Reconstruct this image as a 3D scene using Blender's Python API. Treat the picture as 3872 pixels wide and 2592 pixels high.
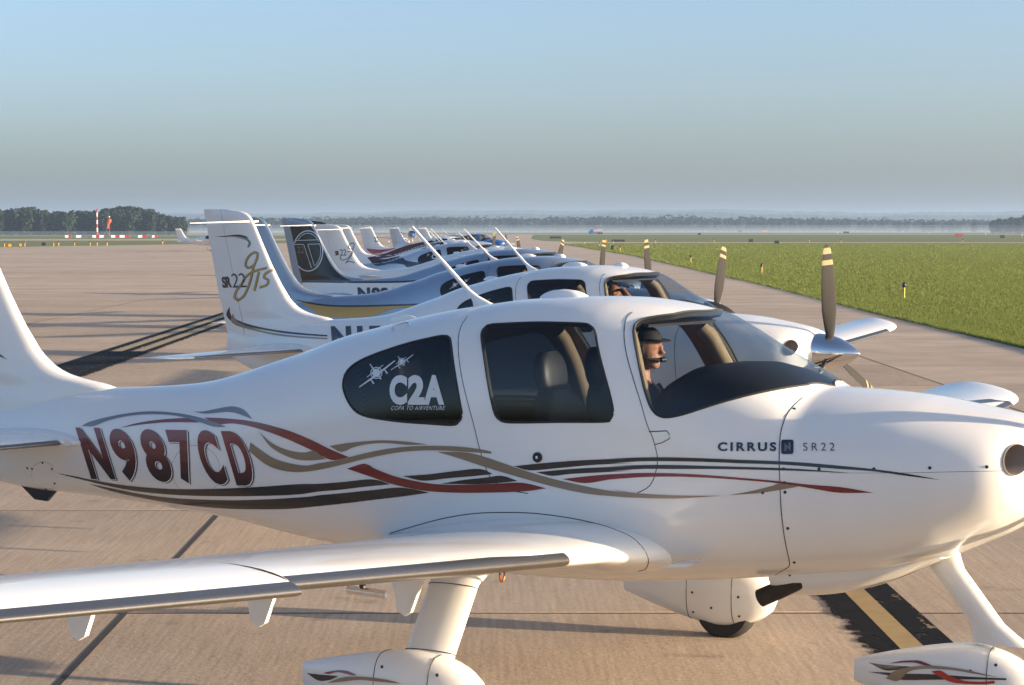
import bpy, bmesh, math, random
import numpy as np
from mathutils import Vector, Matrix
from mathutils.geometry import delaunay_2d_cdt
random.seed(7); np.random.seed(7)
PI = math.pi
scene = bpy.context.scene
COL = scene.collection
for o in list(bpy.data.objects): bpy.data.objects.remove(o)

# ------------------------------------------------------------------ camera, sky, sun, exposure
FPX, PW, PH = 8023.516, 3872, 2592          # focal length in photograph pixels
CAMH, PITCH = 2.436, math.radians(-3.0694)
cam = bpy.data.cameras.new('camera'); camo = bpy.data.objects.new('camera', cam); COL.objects.link(camo)
cam.sensor_width = 36; cam.lens = 36 * FPX / PW
cam.clip_start = 0.1; cam.clip_end = 30000
cam.dof.use_dof = False
camo.location = (0, 0, CAMH); camo.rotation_euler = (PI / 2 + PITCH, 0, 0)
scene.camera = camo
SUN_BACK, SUN_EL = math.radians(15.5), math.radians(8.2)   # sun to the right, a little behind the camera
sx, sy = math.cos(SUN_BACK), -math.sin(SUN_BACK)
world = bpy.data.worlds.new('World'); scene.world = world; world.use_nodes = True
nt = world.node_tree
sky = nt.nodes.new('ShaderNodeTexSky'); sky.sky_type = 'NISHITA'; sky.sun_disc = False
sky.sun_elevation = SUN_EL; sky.sun_rotation = math.atan2(sx, sy)
sky.air_density = 0.6; sky.dust_density = 3.1; sky.ozone_density = 1.4; sky.altitude = 200
bg = nt.nodes['Background']; bg.inputs['Strength'].default_value = 0.095
nt.links.new(sky.outputs[0], bg.inputs['Color'])
sun = bpy.data.lights.new('sun', 'SUN'); suno = bpy.data.objects.new('sun', sun); COL.objects.link(suno)
sun.energy = 3.9; sun.angle = math.radians(0.6); sun.color = (1.0, 0.76, 0.5)
sd = Vector((-sx * math.cos(SUN_EL), -sy * math.cos(SUN_EL), -math.sin(SUN_EL)))
suno.rotation_euler = sd.to_track_quat('-Z', 'Y').to_euler()
suno.location = (60, -20, 30)
scene.view_settings.view_transform = 'Standard'; scene.view_settings.look = 'None'
scene.view_settings.exposure = 1.85; scene.view_settings.gamma = 1
scene.view_settings.use_curve_mapping = False
scene.render.engine = 'CYCLES'
scene.cycles.max_bounces = 10; scene.cycles.transparent_max_bounces = 24; scene.cycles.volume_bounces = 1

# ------------------------------------------------------------------ helpers: pixels to directions
cP, sP = math.cos(PITCH), math.sin(PITCH)
def ray(u, v):
    a = (u - PW / 2) / FPX; b = (PH / 2 - v) / FPX
    return (a, cP - b * sP, sP + b * cP)
def on_ground(u, v, z=0.0):
    d = ray(u, v); t = (z - CAMH) / d[2]
    return (t * d[0], t * d[1])
def at_dist(u, Y): return (u - PW / 2) / FPX * Y
# poses: reference point (4 m behind the spinner tip) x, y, heading turned towards the camera, z scale
POSE = [(-.545, 11.724, .526, 1.0), (-.140, 21.25, .621, 1.0), (-.642, 29.71, .454, .99), (-.875, 39.6, .453, .995)]
def local_ray(k, u, v):
    X, Y, yaw, zs = POSE[k]; d = ray(u, v)
    c, s = math.cos(yaw), math.sin(yaw)
    ox = -X * c + Y * s; oy = -X * s - Y * c
    dx = d[0] * c - d[1] * s; dy = d[0] * s + d[1] * c
    return (4 - ox, oy, CAMH / zs), (-dx, dy, d[2] / zs)     # in (s aft of spinner tip, y left, z up)
def on_y(k, u, v, y):
    o, d = local_ray(k, u, v); t = (y - o[1]) / d[1]; return (o[0] + t * d[0], o[2] + t * d[2])
def on_s(k, u, v, s):
    o, d = local_ray(k, u, v); t = (s - o[0]) / d[0]; return (o[1] + t * d[1], o[2] + t * d[2])

# ------------------------------------------------------------------ helpers: materials
def new_mat(name):
    m = bpy.data.materials.new(name); m.use_nodes = True
    return m, m.node_tree, m.node_tree.nodes['Principled BSDF']
def paint(name, col, rough=.22, metal=0.0, coat=.5, var=.02, scale=3.0, bump=0.0):
    m, t, b = new_mat(name)
    b.inputs['Roughness'].default_value = rough; b.inputs['Metallic'].default_value = metal
    b.inputs['Coat Weight'].default_value = coat; b.inputs['Coat Roughness'].default_value = .06
    tc = t.nodes.new('ShaderNodeTexCoord'); nz = t.nodes.new('ShaderNodeTexNoise')
    nz.inputs['Scale'].default_value = scale; nz.inputs['Detail'].default_value = 5
    t.links.new(tc.outputs['Object'], nz.inputs['Vector'])
    mx = t.nodes.new('ShaderNodeMix'); mx.data_type = 'RGBA'
    mx.inputs['A'].default_value = (*[c * (1 - var * 2) for c in col], 1); mx.inputs['B'].default_value = (*[min(1, c * (1 + var)) for c in col], 1)
    t.links.new(nz.outputs['Fac'], mx.inputs['Factor']); t.links.new(mx.outputs['Result'], b.inputs['Base Color'])
    if bump:
        bp = t.nodes.new('ShaderNodeBump'); bp.inputs['Strength'].default_value = bump; bp.inputs['Distance'].default_value = .01
        t.links.new(nz.outputs['Fac'], bp.inputs['Height']); t.links.new(bp.outputs[0], b.inputs['Normal'])
    return m
def glass(name, tint, gloss=.08):
    m = bpy.data.materials.new(name); m.use_nodes = True; t = m.node_tree; t.nodes.clear()
    out = t.nodes.new('ShaderNodeOutputMaterial'); tr = t.nodes.new('ShaderNodeBsdfTransparent'); gl = t.nodes.new('ShaderNodeBsdfGlossy')
    gl.inputs['Roughness'].default_value = .02; tr.inputs['Color'].default_value = (*tint, 1)
    lw = t.nodes.new('ShaderNodeLayerWeight'); pw = t.nodes.new('ShaderNodeMath'); pw.operation = 'POWER'; pw.inputs[1].default_value = 4.5; fr = t.nodes.new('ShaderNodeMath'); fr.operation = 'MULTIPLY_ADD'; fr.inputs[1].default_value = .65; fr.inputs[2].default_value = .045
    t.links.new(lw.outputs['Facing'], pw.inputs[0]); t.links.new(pw.outputs[0], fr.inputs[0])
    mx = t.nodes.new('ShaderNodeMixShader')
    t.links.new(fr.outputs[0], mx.inputs[0]); t.links.new(tr.outputs[0], mx.inputs[1]); t.links.new(gl.outputs[0], mx.inputs[2])
    t.links.new(mx.outputs[0], out.inputs['Surface'])
    return m
M = {}
M['white'] = paint('white_paint', (.79, .785, .77), .22, 0, .5, .035, 1.6, .012)
M['white2'] = paint('cool_white_paint', (.76, .78, .80), .2, 0, .6)
M['silver'] = paint('silver_blue_paint', (.25, .32, .42), .28, .5, .6)
M['silver2'] = paint('pale_silver_paint', (.50, .54, .58), .28, .5, .6)
M['black'] = paint('black_paint', (.012, .013, .016), .25, 0, .5)
M['navy'] = paint('dark_navy_paint', (.012, .018, .035), .25, 0, .5)
M['red'] = paint('dark_red_paint', (.20, .012, .012), .25, 0, .5, .15, 6)
M['bright_red'] = paint('red_paint', (.42, .02, .015), .25, 0, .5)
M['maroon'] = paint('maroon_paint', (.11, .012, .016), .25, .2, .6, .15)
M['tan'] = paint('tan_paint', (.25, .19, .13), .3, .2, .5, .1)
M['grey_stripe'] = paint('grey_stripe_paint', (.17, .17, .18), .3, .3, .5, .1)
M['gold'] = paint('gold_paint', (.45, .27, .035), .3, .1, .5)
M['blue'] = paint('blue_paint', (.02, .10, .35), .25, 0, .5)
M['outline'] = paint('white_outline_paint', (.85, .85, .85), .3)
M['decal_white'] = paint('white_vinyl', (.62, .64, .66), .4)
M['seam'] = paint('seam_line', (.045, .05, .055), .6, 0, 0)
M['rubber'] = paint('black_rubber', (.018, .018, .019), .7, 0, 0, .1, 40)
M['steel'] = paint('porous_titanium_panel', (.25, .235, .22), .34, .95, 0, .06, 30)
M['chrome'] = paint('polished_aluminium', (.78, .78, .80), .07, 1.0, 0, .01)
M['dark_metal'] = paint('dark_metal', (.06, .06, .06), .4, .8, 0)
M['exhaust'] = paint('sooty_steel', (.05, .045, .04), .6, .5, 0, .3, 20)
M['lining'] = paint('tan_cabin_lining', (.26, .19, .12), .75, 0, 0, .05, 20)
M['leather'] = paint('black_leather', (.014, .014, .016), .5, 0, 0, .1, 30)
M['headliner'] = paint('dark_headliner', (.05, .045, .04), .8, 0, 0)
M['plastic'] = paint('black_plastic', (.012, .012, .013), .55, 0, 0)
M['skin'] = paint('skin', (.42, .20, .125), .5, 0, 0, .08, 25)
M['shirt'] = paint('navy_shirt', (.012, .016, .03), .85, 0, 0, .15, 30)
M['cap'] = paint('dark_cap', (.015, .015, .02), .8, 0, 0)
M['blade'] = paint('grey_propeller_paint', (.014, .014, .015), .85, 0, 0)
M['tip_yellow'] = paint('pale_yellow_paint', (.22, .20, .11), .8, 0, 0)
M['copper'] = paint('rusty_ring', (.22, .07, .03), .5, .8, 0)
M['duct'] = paint('intake_duct', (.22, .185, .16), .7, 0, 0)
M['orange'] = paint('orange_fabric', (.55, .07, .02), .8, 0, 0)
M['yellow'] = paint('yellow_paint', (.60, .34, .02), .5, 0, .1)
M['sign_red'] = paint('sign_red_paint', (.45, .02, .015), .5, 0, .1)
M['sign_back'] = paint('sign_back_black', (.012, .013, .015), .6, 0, 0)
M['blue_lens'] = paint('dark_blue_lens', (.006, .012, .05), .15, 0, .4)
M['bark'] = paint('bark', (.06, .045, .032), .9, 0, 0, .2, 4)
M['brown'] = paint('brown_paint', (.16, .09, .05), .6, 0, .1)
M['glass_clear'] = glass('clear_acrylic', (.66, .71, .75))
M['glass_tint'] = glass('tinted_acrylic', (.50, .55, .60))
M['glass_dark'] = glass('dark_tinted_acrylic', (.05, .055, .065))
def letter_gradient():
    m, t, b = new_mat('red_to_black_lettering')
    b.inputs['Roughness'].default_value = .3; b.inputs['Coat Weight'].default_value = .4
    tc = t.nodes.new('ShaderNodeTexCoord'); sp = t.nodes.new('ShaderNodeSeparateXYZ'); mr = t.nodes.new('ShaderNodeMapRange'); cr = t.nodes.new('ShaderNodeValToRGB')
    mr.inputs['From Min'].default_value = .93; mr.inputs['From Max'].default_value = 1.32
    t.links.new(tc.outputs['Object'], sp.inputs[0]); t.links.new(sp.outputs['Z'], mr.inputs['Value']); t.links.new(mr.outputs[0], cr.inputs[0])
    cr.color_ramp.elements[0].color = (.010, .010, .012, 1); cr.color_ramp.elements[0].position = .1
    cr.color_ramp.elements[1].color = (.20, .02, .022, 1); cr.color_ramp.elements[1].position = .85
    t.links.new(cr.outputs[0], b.inputs['Base Color']); return m
M['lettering'] = letter_gradient()

# ------------------------------------------------------------------ helpers: meshes and objects
class MB:
    def __init__(s): s.v = []; s.f = []
    def add(s, vs, fs):
        b = len(s.v); s.v += [tuple(p) for p in vs]; s.f += [tuple(i + b for i in f) for f in fs]; return s
    def box(s, x0, x1, y0, y1, z0, z1):
        return s.add([(x0, y0, z0), (x1, y0, z0), (x1, y1, z0), (x0, y1, z0), (x0, y0, z1), (x1, y0, z1), (x1, y1, z1), (x0, y1, z1)],
                     [(3, 2, 1, 0), (4, 5, 6, 7), (0, 1, 5, 4), (1, 2, 6, 5), (2, 3, 7, 6), (3, 0, 4, 7)])
    def loft(s, rings, closed=True, cap0=True, cap1=True):
        n = len(rings[0]); vs = [p for r in rings for p in r]; fs = []
        for i in range(len(rings) - 1):
            for j in range(n if closed else n - 1):
                k = (j + 1) % n; fs.append((i * n + j, i * n + k, (i + 1) * n + k, (i + 1) * n + j))
        if closed and cap0: fs.append(tuple(range(n - 1, -1, -1)))
        if closed and cap1: fs.append(tuple((len(rings) - 1) * n + j for j in range(n)))
        return s.add(vs, fs)
    def tube(s, path, rad, n=8, cap=True):
        P = [Vector(p) for p in path]; R = rad if hasattr(rad, '__len__') else [rad] * len(P); rings = []
        up = Vector((0, 0, 1))
        for i, p in enumerate(P):
            d = (P[min(i + 1, len(P) - 1)] - P[max(i - 1, 0)]); d = d.normalized() if d.length > 1e-9 else Vector((1, 0, 0))
            a = d.cross(up)
            if a.length < .05: a = d.cross(Vector((0, 1, 0)))
            a.normalize(); b = a.cross(d)
            rings.append([p + (a * math.cos(2 * PI * j / n) + b * math.sin(2 * PI * j / n)) * R[i] for j in range(n)])
        return s.loft(rings, True, cap, cap)
    def revolve(s, prof, axis_o, axis_d, n=24):
        o = Vector(axis_o); d = Vector(axis_d).normalized(); a = d.cross(Vector((0, 0, 1)))
        if a.length < .05: a = d.cross(Vector((0, 1, 0)))
        a.normalize(); b = a.cross(d)
        return s.loft([[o + d * t + (a * math.cos(2 * PI * j / n) + b * math.sin(2 * PI * j / n)) * max(r, 1e-4) for j in range(n)] for t, r in prof])
    def prism(s, poly, off):
        n = len(poly); o = Vector(off)
        a = [Vector(p) for p in poly]; b = [p + o for p in a]
        return s.add(a + b, [tuple(range(n - 1, -1, -1)), tuple(range(n, 2 * n))] + [(i, (i + 1) % n, n + (i + 1) % n, n + i) for i in range(n)])
    def mesh(s, name, smooth=True, angle=40, fixn=True):
        me = bpy.data.meshes.new(name); me.from_pydata([tuple(p) for p in s.v], [], s.f); me.validate()
        if fixn:
            bm = bmesh.new(); bm.from_mesh(me); bmesh.ops.recalc_face_normals(bm, faces=bm.faces); bm.to_mesh(me); bm.free()
        if smooth:
            me.shade_smooth(); 
            try: me.set_sharp_from_angle(angle=math.radians(angle))
            except Exception: pass
        return me
def obj(name, me, mat=None, parent=None, loc=None, rot=None):
    o = bpy.data.objects.new(name, me); COL.objects.link(o)
    if mat is not None:
        if len(me.materials) == 0: me.materials.append(None)
        o.material_slots[0].link = 'OBJECT'; o.material_slots[0].material = mat
    if parent is not None: o.parent = parent
    if loc is not None: o.location = loc
    if rot is not None: o.rotation_euler = rot
    return o
def tag(o, label=None, cat=None, group=None, kind=None):
    if label: o['label'] = label
    if cat: o['category'] = cat
    if group: o['group'] = group
    if kind: o['kind'] = kind
    return o
def empty(name, loc, rz=0, scale=None):
    o = bpy.data.objects.new(name, None); COL.objects.link(o); o.location = loc; o.rotation_euler = (0, 0, rz); o.empty_display_size = .3
    if scale: o.scale = scale
    return o
def in_poly(p, poly):
    x, y = p; c = False; n = len(poly); j = n - 1
    for i in range(n):
        xi, yi = poly[i]; xj, yj = poly[j]
        if (yi > y) != (yj > y) and x < (xj - xi) * (y - yi) / (yj - yi) + xi: c = not c
        j = i
    return c
def pchip(x, y, q):
    x = np.array(x, float); y = np.array(y, float); h = np.diff(x); d = np.diff(y) / h; m = np.zeros_like(y)
    for i in range(1, len(x) - 1):
        if d[i - 1] * d[i] > 0:
            w1 = 2 * h[i] + h[i - 1]; w2 = h[i] + 2 * h[i - 1]; m[i] = (w1 + w2) / (w1 / d[i - 1] + w2 / d[i])
    m[0] = d[0]; m[-1] = d[-1]
    i = np.clip(np.searchsorted(x, q) - 1, 0, len(h) - 1); t = (q - x[i]) / h[i]
    return (y[i] * (2 * t**3 - 3 * t**2 + 1) + h[i] * m[i] * (t**3 - 2 * t**2 + t) + y[i + 1] * (-2 * t**3 + 3 * t**2) + h[i] * m[i + 1] * (t**3 - t**2))
def catmull(pts, step, closed=True, sharp=55):
    """smooth a traced outline, keeping its sharp tips"""
    n = len(pts); P = [np.array(p, float) for p in pts]; out = []
    def is_sharp(i):
        if not closed and (i == 0 or i == n - 1): return True
        a = P[i] - P[i - 1]; b = P[(i + 1) % n] - P[i]
        c = a @ b / (np.linalg.norm(a) * np.linalg.norm(b) + 1e-9); return c < math.cos(math.radians(sharp))
    S = [is_sharp(i) for i in range(n)]
    for i in range(n if closed else n - 1):
        p1, p2 = P[i], P[(i + 1) % n]
        p0 = P[i - 1] if not S[i] else p1 * 2 - p2; p3 = P[(i + 2) % n] if not S[(i + 1) % n] else p2 * 2 - p1
        L = np.linalg.norm(p2 - p1); k = max(1, int(math.ceil(L / step)))
        for j in range(k):
            t = j / k
            out.append(.5 * (2 * p1 + (p2 - p0) * t + (2 * p0 - 5 * p1 + 4 * p2 - p3) * t * t + (3 * p1 - p0 - 3 * p2 + p3) * t**3))
    if not closed: out.append(P[-1])
    return out

# ------------------------------------------------------------------ aircraft: fuselage surface
SQ = np.linspace(.40, 7.66, 1500)
def table(rows): return pchip([r[0] for r in rows], [r[1] for r in rows], SQ)
ZT = table([(.40, 1.46), (.43, 1.495), (.48, 1.525), (.57, 1.55), (.725, 1.578), (.887, 1.604), (1.05, 1.628), (1.218, 1.642), (1.387, 1.649), (1.50, 1.651), (1.53, 1.657), (1.577, 1.68), (1.642, 1.721), (1.736, 1.773), (1.855, 1.836), (1.975, 1.903), (2.085, 1.962), (2.194, 2.012), (2.28, 2.034), (2.405, 2.057), (2.53, 2.072), (2.643, 2.081), (2.753, 2.083), (2.884, 2.081), (3.208, 2.063), (3.426, 2.035), (3.638, 2.004), (3.9, 1.955), (4.144, 1.9), (4.395, 1.84), (4.66, 1.752), (4.926, 1.674), (5.19, 1.595), (5.4, 1.545), (5.6, 1.517), (5.9, 1.492), (6.15, 1.475), (6.5, 1.45), (7.0, 1.40), (7.66, 1.33)])
ZB = table([(.40, 1.16), (.43, 1.12), (.49, 1.085), (.524, 1.06), (.606, 1.005), (.717, .95), (.80, .91), (.88, .872), (.95, .847), (1.08, .81), (1.215, .775), (1.44, .74), (1.77, .70), (2.2, .652), (2.65, .612), (3.2, .595), (3.8, .615), (4.3, .645), (4.75, .685), (5.0, .718), (5.275, .75), (5.55, .768), (5.83, .788), (6.11, .803), (6.4, .813), (6.7, .818), (7.0, .84), (7.3, .90), (7.66, 1.04)])
WW = table([(.40, .17), (.42, .235), (.45, .35), (.49, .425), (.55, .475), (.63, .51), (.75, .536), (.9, .556), (1.2, .58), (1.6, .60), (2.0, .622), (2.6, .635), (3.2, .63), (3.6, .60), (4.0, .535), (4.5, .44), (5.0, .36), (5.5, .30), (6.0, .245), (6.5, .19), (7.0, .125), (7.4, .065), (7.66, .03)])
ZC = table([(.40, 1.31), (.6, 1.30), (1.0, 1.26), (1.6, 1.23), (2.2, 1.21), (3.2, 1.2), (4.0, 1.22), (5, 1.17), (6, 1.13), (7.66, 1.12)])
NU = table([(.40, 2.1), (.6, 2.3), (1.0, 2.5), (1.5, 2.55), (1.9, 2.6), (2.3, 3.1), (2.8, 3.5), (3.5, 3.3), (4.2, 2.7), (5, 2.35), (6, 2.1), (7.66, 2.0)])
NL = table([(.40, 2.1), (.8, 2.2), (1.6, 2.5), (2.6, 2.8), (3.5, 2.6), (4.5, 2.3), (6, 2.1), (7.66, 2.0)])
def fus(s):
    g = lambda T: np.interp(s, SQ, T)
    return g(ZT), g(ZB), g(WW), g(ZC), g(NU), g(NL)
def surf(s, th):
    """point on the right half (y<0) for station s and polar angle th"""
    zt, zb, w, zc, nu, nl = fus(s); up = np.sin(th) >= 0
    h = np.where(up, zt - zc, zc - zb); n = np.where(up, nu, nl)
    r = (np.abs(np.cos(th) / w) ** n + np.abs(np.sin(th) / h) ** n) ** (-1 / n)
    return s, -r * np.cos(th), zc + r * np.sin(th)
def surf_n(s, th, off=0.0):
    e = 1e-3; s = np.asarray(s, float); th = np.asarray(th, float)
    p = np.array(surf(s, th)); a = np.array(surf(s + e, th)) - np.array(surf(s - e, th)); tl = np.clip(th - e, -PI / 2, PI / 2); tu = np.clip(th + e, -PI / 2, PI / 2)
    b = np.array(surf(s, tu)) - np.array(surf(s, tl)); n = np.cross(a, b, axis=0); n /= np.linalg.norm(n, axis=0) + 1e-12
    c = np.array([np.zeros_like(s), p[1], p[2] - np.interp(s, SQ, ZC)]); sg = np.sign((n * c).sum(0)); sg = np.where(sg == 0, 1, sg); n = n * sg
    return p + n * off, n
def L3(s, y, z): return (4 - s, y, z)                        # (s,y,z) to the aircraft's local coordinates
def hit(k, u, v):
    """first point of the fuselage skin on the line of sight of a pixel, as (s, theta)"""
    o, d = local_ray(k, u, v)
    t0 = (-.75 - o[1]) / d[1]; t1 = (.45 - o[1]) / d[1]
    t = np.linspace(t0, t1, 500); s = o[0] + t * d[0]; y = o[1] + t * d[1]; z = o[2] + t * d[2]
    zt, zb, w, zc, nu, nl = fus(np.clip(s, .4, 7.66)); up = z >= zc
    h = np.where(up, zt - zc, zc - zb); n = np.where(up, nu, nl)
    F = (np.abs(y) / w) ** n + (np.abs(z - zc) / h) ** n - 1
    i = np.where(F < 0)[0]; i = i[0] if len(i) else int(np.argmin(F))
    if i > 0 and F[i] < 0:
        q = F[i - 1] / (F[i - 1] - F[i]); tt = t[i - 1] + (t[i] - t[i - 1]) * q
    else: tt = t[i]
    s = o[0] + tt * d[0]; y = o[1] + tt * d[1]; z = o[2] + tt * d[2]
    return (float(s), float(math.atan2(z - np.interp(s, SQ, ZC), max(1e-3, -y))))
AS = .6                                                     # metres per radian, for even triangles
def zoomed(org, fac): return lambda *pts: [(org[0] + x / fac, org[1] + y / fac) for x, y in pts]
Z1 = zoomed((0, 1000), 1.4254); Z2 = zoomed((1200, 1000), 1.4254); Z3 = zoomed((2300, 1000), 1.2061)
def trace(k, px, closed=True, step=22): return [hit(k, *p) for p in catmull(px, step, closed)]
REAR = trace(0, Z2((130, 650), (140, 600), (170, 560), (220, 525), (300, 490), (400, 455), (500, 425), (600, 402), (660, 390), (690, 392), (705, 405), (712, 440), (725, 540), (745, 660), (765, 770), (772, 810), (765, 845), (745, 867), (710, 873), (600, 866), (450, 855), (320, 838), (240, 820), (190, 790), (155, 740), (135, 690)))
DOORW = trace(0, Z2((875, 385), (885, 355), (905, 335), (935, 328), (1100, 320), (1200, 318), (1300, 320), (1420, 324), (1455, 332), (1478, 350), (1490, 380), (1500, 440), (1520, 530), (1545, 620), (1570, 710), (1585, 780), (1585, 815), (1570, 845), (1540, 856), (1300, 857), (1100, 860), (1010, 858), (975, 845), (950, 815), (930, 740), (910, 640), (895, 540), (880, 440)))
WS = trace(0, Z3((900, 553), (800, 568), (700, 587), (600, 610), (500, 637), (420, 662), (350, 685), (300, 698), (250, 703), (215, 690), (190, 660), (170, 610), (150, 540), (130, 440), (115, 360), (108, 310), (112, 285), (130, 265), (165, 250), (230, 238), (300, 229)), closed=False)
def ws_tail(a, b, n):                                        # carry the edge on over the roof to the centre line
    return [(a[0] + (b[0] - a[0]) * math.sin(t * PI / 2), a[1] + (b[1] - a[1]) * t) for t in np.linspace(0, 1, n)][1:]
WSP = WS + ws_tail(WS[-1], (2.215, PI / 2), 10)
WSP = [(1.53 + (WS[0][0] - 1.53) * math.sin(t * PI / 2) ** 1.0, PI / 2 + (WS[0][1] - PI / 2) * t) for t in np.linspace(0, 1, 9)][:-1] + WSP
INLET = [(.494 + .044 * math.cos(a), .20 + .18 * math.sin(a)) for a in np.linspace(0, 2 * PI, 28, endpoint=False)]
HOLES = {'rear': REAR, 'door': DOORW, 'ws': WSP, 'inlet': INLET}
def cdt(points, polys):
    pts = [Vector(p) for p in points]; edges = []
    for poly in polys:
        b = len(pts); pts += [Vector(p) for p in poly]; edges += [(b + i, b + (i + 1) % len(poly)) for i in range(len(poly))]
    v, e, f, *_ = delaunay_2d_cdt(pts, edges, [], 0, 1e-6)
    return [tuple(p) for p in v], f
def near_poly(p, polys, tol):
    for q in polys:
        d = q - np.array(p)
        if (d[:, 0]**2 + d[:, 1]**2).min() < tol * tol: return True
    return False
def skin():
    polys = [[(s, t * AS) for s, t in h] for h in HOLES.values()]; PA = [np.array(p) for p in polys]
    ss = list(np.linspace(.40, .62, 14)) + list(np.linspace(.65, 7.66, 176)); NT = 52
    grid = []
    for s in ss:
        for t in np.linspace(-PI / 2, PI / 2, NT):
            edge = s in (ss[0], ss[-1]) or abs(abs(t) - PI / 2) < 1e-9
            if edge or not near_poly((s, t * AS), PA, .013): grid.append((s, t * AS))
    v, f = cdt(grid, polys)
    v = np.array(v); keep = []; hole = {k: [] for k in HOLES}
    for tri in f:
        c = v[list(tri)].mean(0); w = None
        for k, p in zip(HOLES, polys):
            if in_poly(c, p): w = k; break
        if w: hole[w].append(tri)
        else: keep.append(tri)
    return v, keep, hole
SV, SKEEP, SHOLE = skin()
SP, SN = surf_n(SV[:, 0], SV[:, 1] / AS)
def half_mesh(name, tris, off=0.0, both=True, right=True, srange=None, reveal=0.0):
    V = []; F = []; N = []; idx = {}
    P = SP + SN * off
    def vid(i, sgn):
        ctr = abs(P[1][i]) < 2e-3
        k = (i, 0 if ctr else sgn)
        if k not in idx:
            idx[k] = len(V); y = 0 if ctr else P[1][i] * sgn
            V.append(L3(P[0][i], y, P[2][i])); N.append((-SN[0][i], SN[1][i] * sgn, SN[2][i]))
        return idx[k]
    for sgn in ([1, -1] if both else [1 if right else -1]):
        for t in tris:
            if srange and not (srange[0] < SV[list(t), 0].mean() < srange[1]): continue
            ids = [vid(i, sgn) for i in t]
            a, b, c = [Vector(V[i]) for i in ids]; nn = (b - a).cross(c - a); av = Vector(N[ids[0]])
            if nn.dot(av) < 0: ids.reverse()
            F.append(ids)
    me = bpy.data.meshes.new(name); me.from_pydata(V, [], F); me.shade_smooth()
    me.normals_split_custom_set_from_vertices([Vector(n).normalized() for n in N])
    return me
MESH = {}
MESH['fuselage'] = half_mesh('fuselage', SKEEP)
MESH['windshield'] = half_mesh('windshield', SHOLE['ws'])
for side, r in (('r', True), ('l', False)):
    MESH['door_window_' + side] = half_mesh('door_window', SHOLE['door'], 0, False, r)
    MESH['rear_window_' + side] = half_mesh('rear_window', SHOLE['rear'], 0, False, r)
def lining():
    me = half_mesh('cabin_lining', SKEEP, -.028, True, True, (1.56, 4.6))
    V = []; F = []
    for k in ('rear', 'door', 'ws'):                          # the depth of each window opening
        h = HOLES[k]; s = np.array([p[0] for p in h]); t = np.array([p[1] for p in h]); a, _ = surf_n(s, t, -.002); b, _ = surf_n(s, t, -.03)
        n = len(h); rng = range(n) if k != 'ws' else range(n - 1)
        for sg in (1, -1):
            o = len(V); V += [L3(a[0][i], a[1][i] * sg, a[2][i]) for i in range(n)] + [L3(b[0][i], b[1][i] * sg, b[2][i]) for i in range(n)]
            F += [(o + i, o + (i + 1) % n, o + n + (i + 1) % n, o + n + i) for i in rng]
    m2 = bpy.data.meshes.new('window_reveal'); m2.from_pydata(V, [], F); m2.shade_smooth(); m2.set_sharp_from_angle(angle=math.radians(45)); return me, m2
MESH['lining'], MESH['reveal'] = lining()
def surf_path(h, off, sg=1):
    a, _ = surf_n(np.array([p[0] for p in h]), np.array([p[1] for p in h]), off)
    return [L3(a[0][i], a[1][i] * sg, a[2][i]) for i in range(len(h))]
def frame_mesh(keys, sg):
    b = MB()
    for k in keys:
        h = HOLES[k]
        if k == 'ws': path = surf_path(h, -.001, sg)
        else: path = surf_path(h + [h[0], h[1]], -.001, sg)
        b.tube(path, .0065, 6)
    return b.mesh('window_seal')
for k in ('rear', 'door'):
    MESH['seal_%s_r' % k] = frame_mesh([k], 1); MESH['seal_%s_l' % k] = frame_mesh([k], -1)
b = MB(); h = HOLES['ws']; b.tube(surf_path(h, -.001, 1), .0075, 6); b.tube(surf_path(h, -.001, -1), .0075, 6); MESH['seal_ws'] = b.mesh('window_seal')
def duct(sg):
    b = MB(); h = INLET; rings = []
    p0 = surf_path(h, .0, sg); c = np.mean(np.array(p0), 0)
    for dx, sc in ((.006, 1.06), (.010, 1.0), (-.01, .94), (-.10, .9), (-.20, .8)):
        rings.append([(c[0] + (p[0] - c[0]) * (sc if dx > -.02 else sc * .4) + dx, c[1] + (p[1] - c[1]) * sc, c[2] + (p[2] - c[2]) * sc) for p in p0])
    b.loft(rings, True, False, True); return b.mesh('air_intake')
MESH['duct_r'] = duct(1); MESH['duct_l'] = duct(-1)

# decals laid on the fuselage skin
def patch(poly, off, name='stripe', grid=.05):
    P2 = [(s, t * AS) for s, t in poly]; A = np.array(P2); x0, y0 = A.min(0); x1, y1 = A.max(0); pts = []
    for x in np.arange(x0, x1, grid):
        for y in np.arange(y0, y1, grid):
            if in_poly((x, y), P2) and not near_poly((x, y), [A], .012): pts.append((x, y))
    v, f = cdt(pts, [P2]); v = np.array(v); f = [t for t in f if in_poly(v[list(t)].mean(0), P2)]
    p, n = surf_n(v[:, 0], v[:, 1] / AS, off)
    me = bpy.data.meshes.new(name); me.from_pydata([L3(*p[:, i]) for i in range(p.shape[1])], [], [tuple(t) for t in f])
    nn = [Vector((-n[0][i], n[1][i], n[2][i])) for i in range(p.shape[1])]
    bm = bmesh.new(); bm.from_mesh(me); bm.verts.ensure_lookup_table(); bm.normal_update()
    for fc in bm.faces:
        if fc.normal.dot(nn[fc.verts[0].index]) < 0: fc.normal_flip()
    bm.to_mesh(me); bm.free(); me.shade_smooth(); me.normals_split_custom_set_from_vertices(nn)
    return me
def seam_mesh(poly, r=.0028): return MB().tube(surf_path(poly, -.0008), r, 5).mesh('seam')
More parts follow.
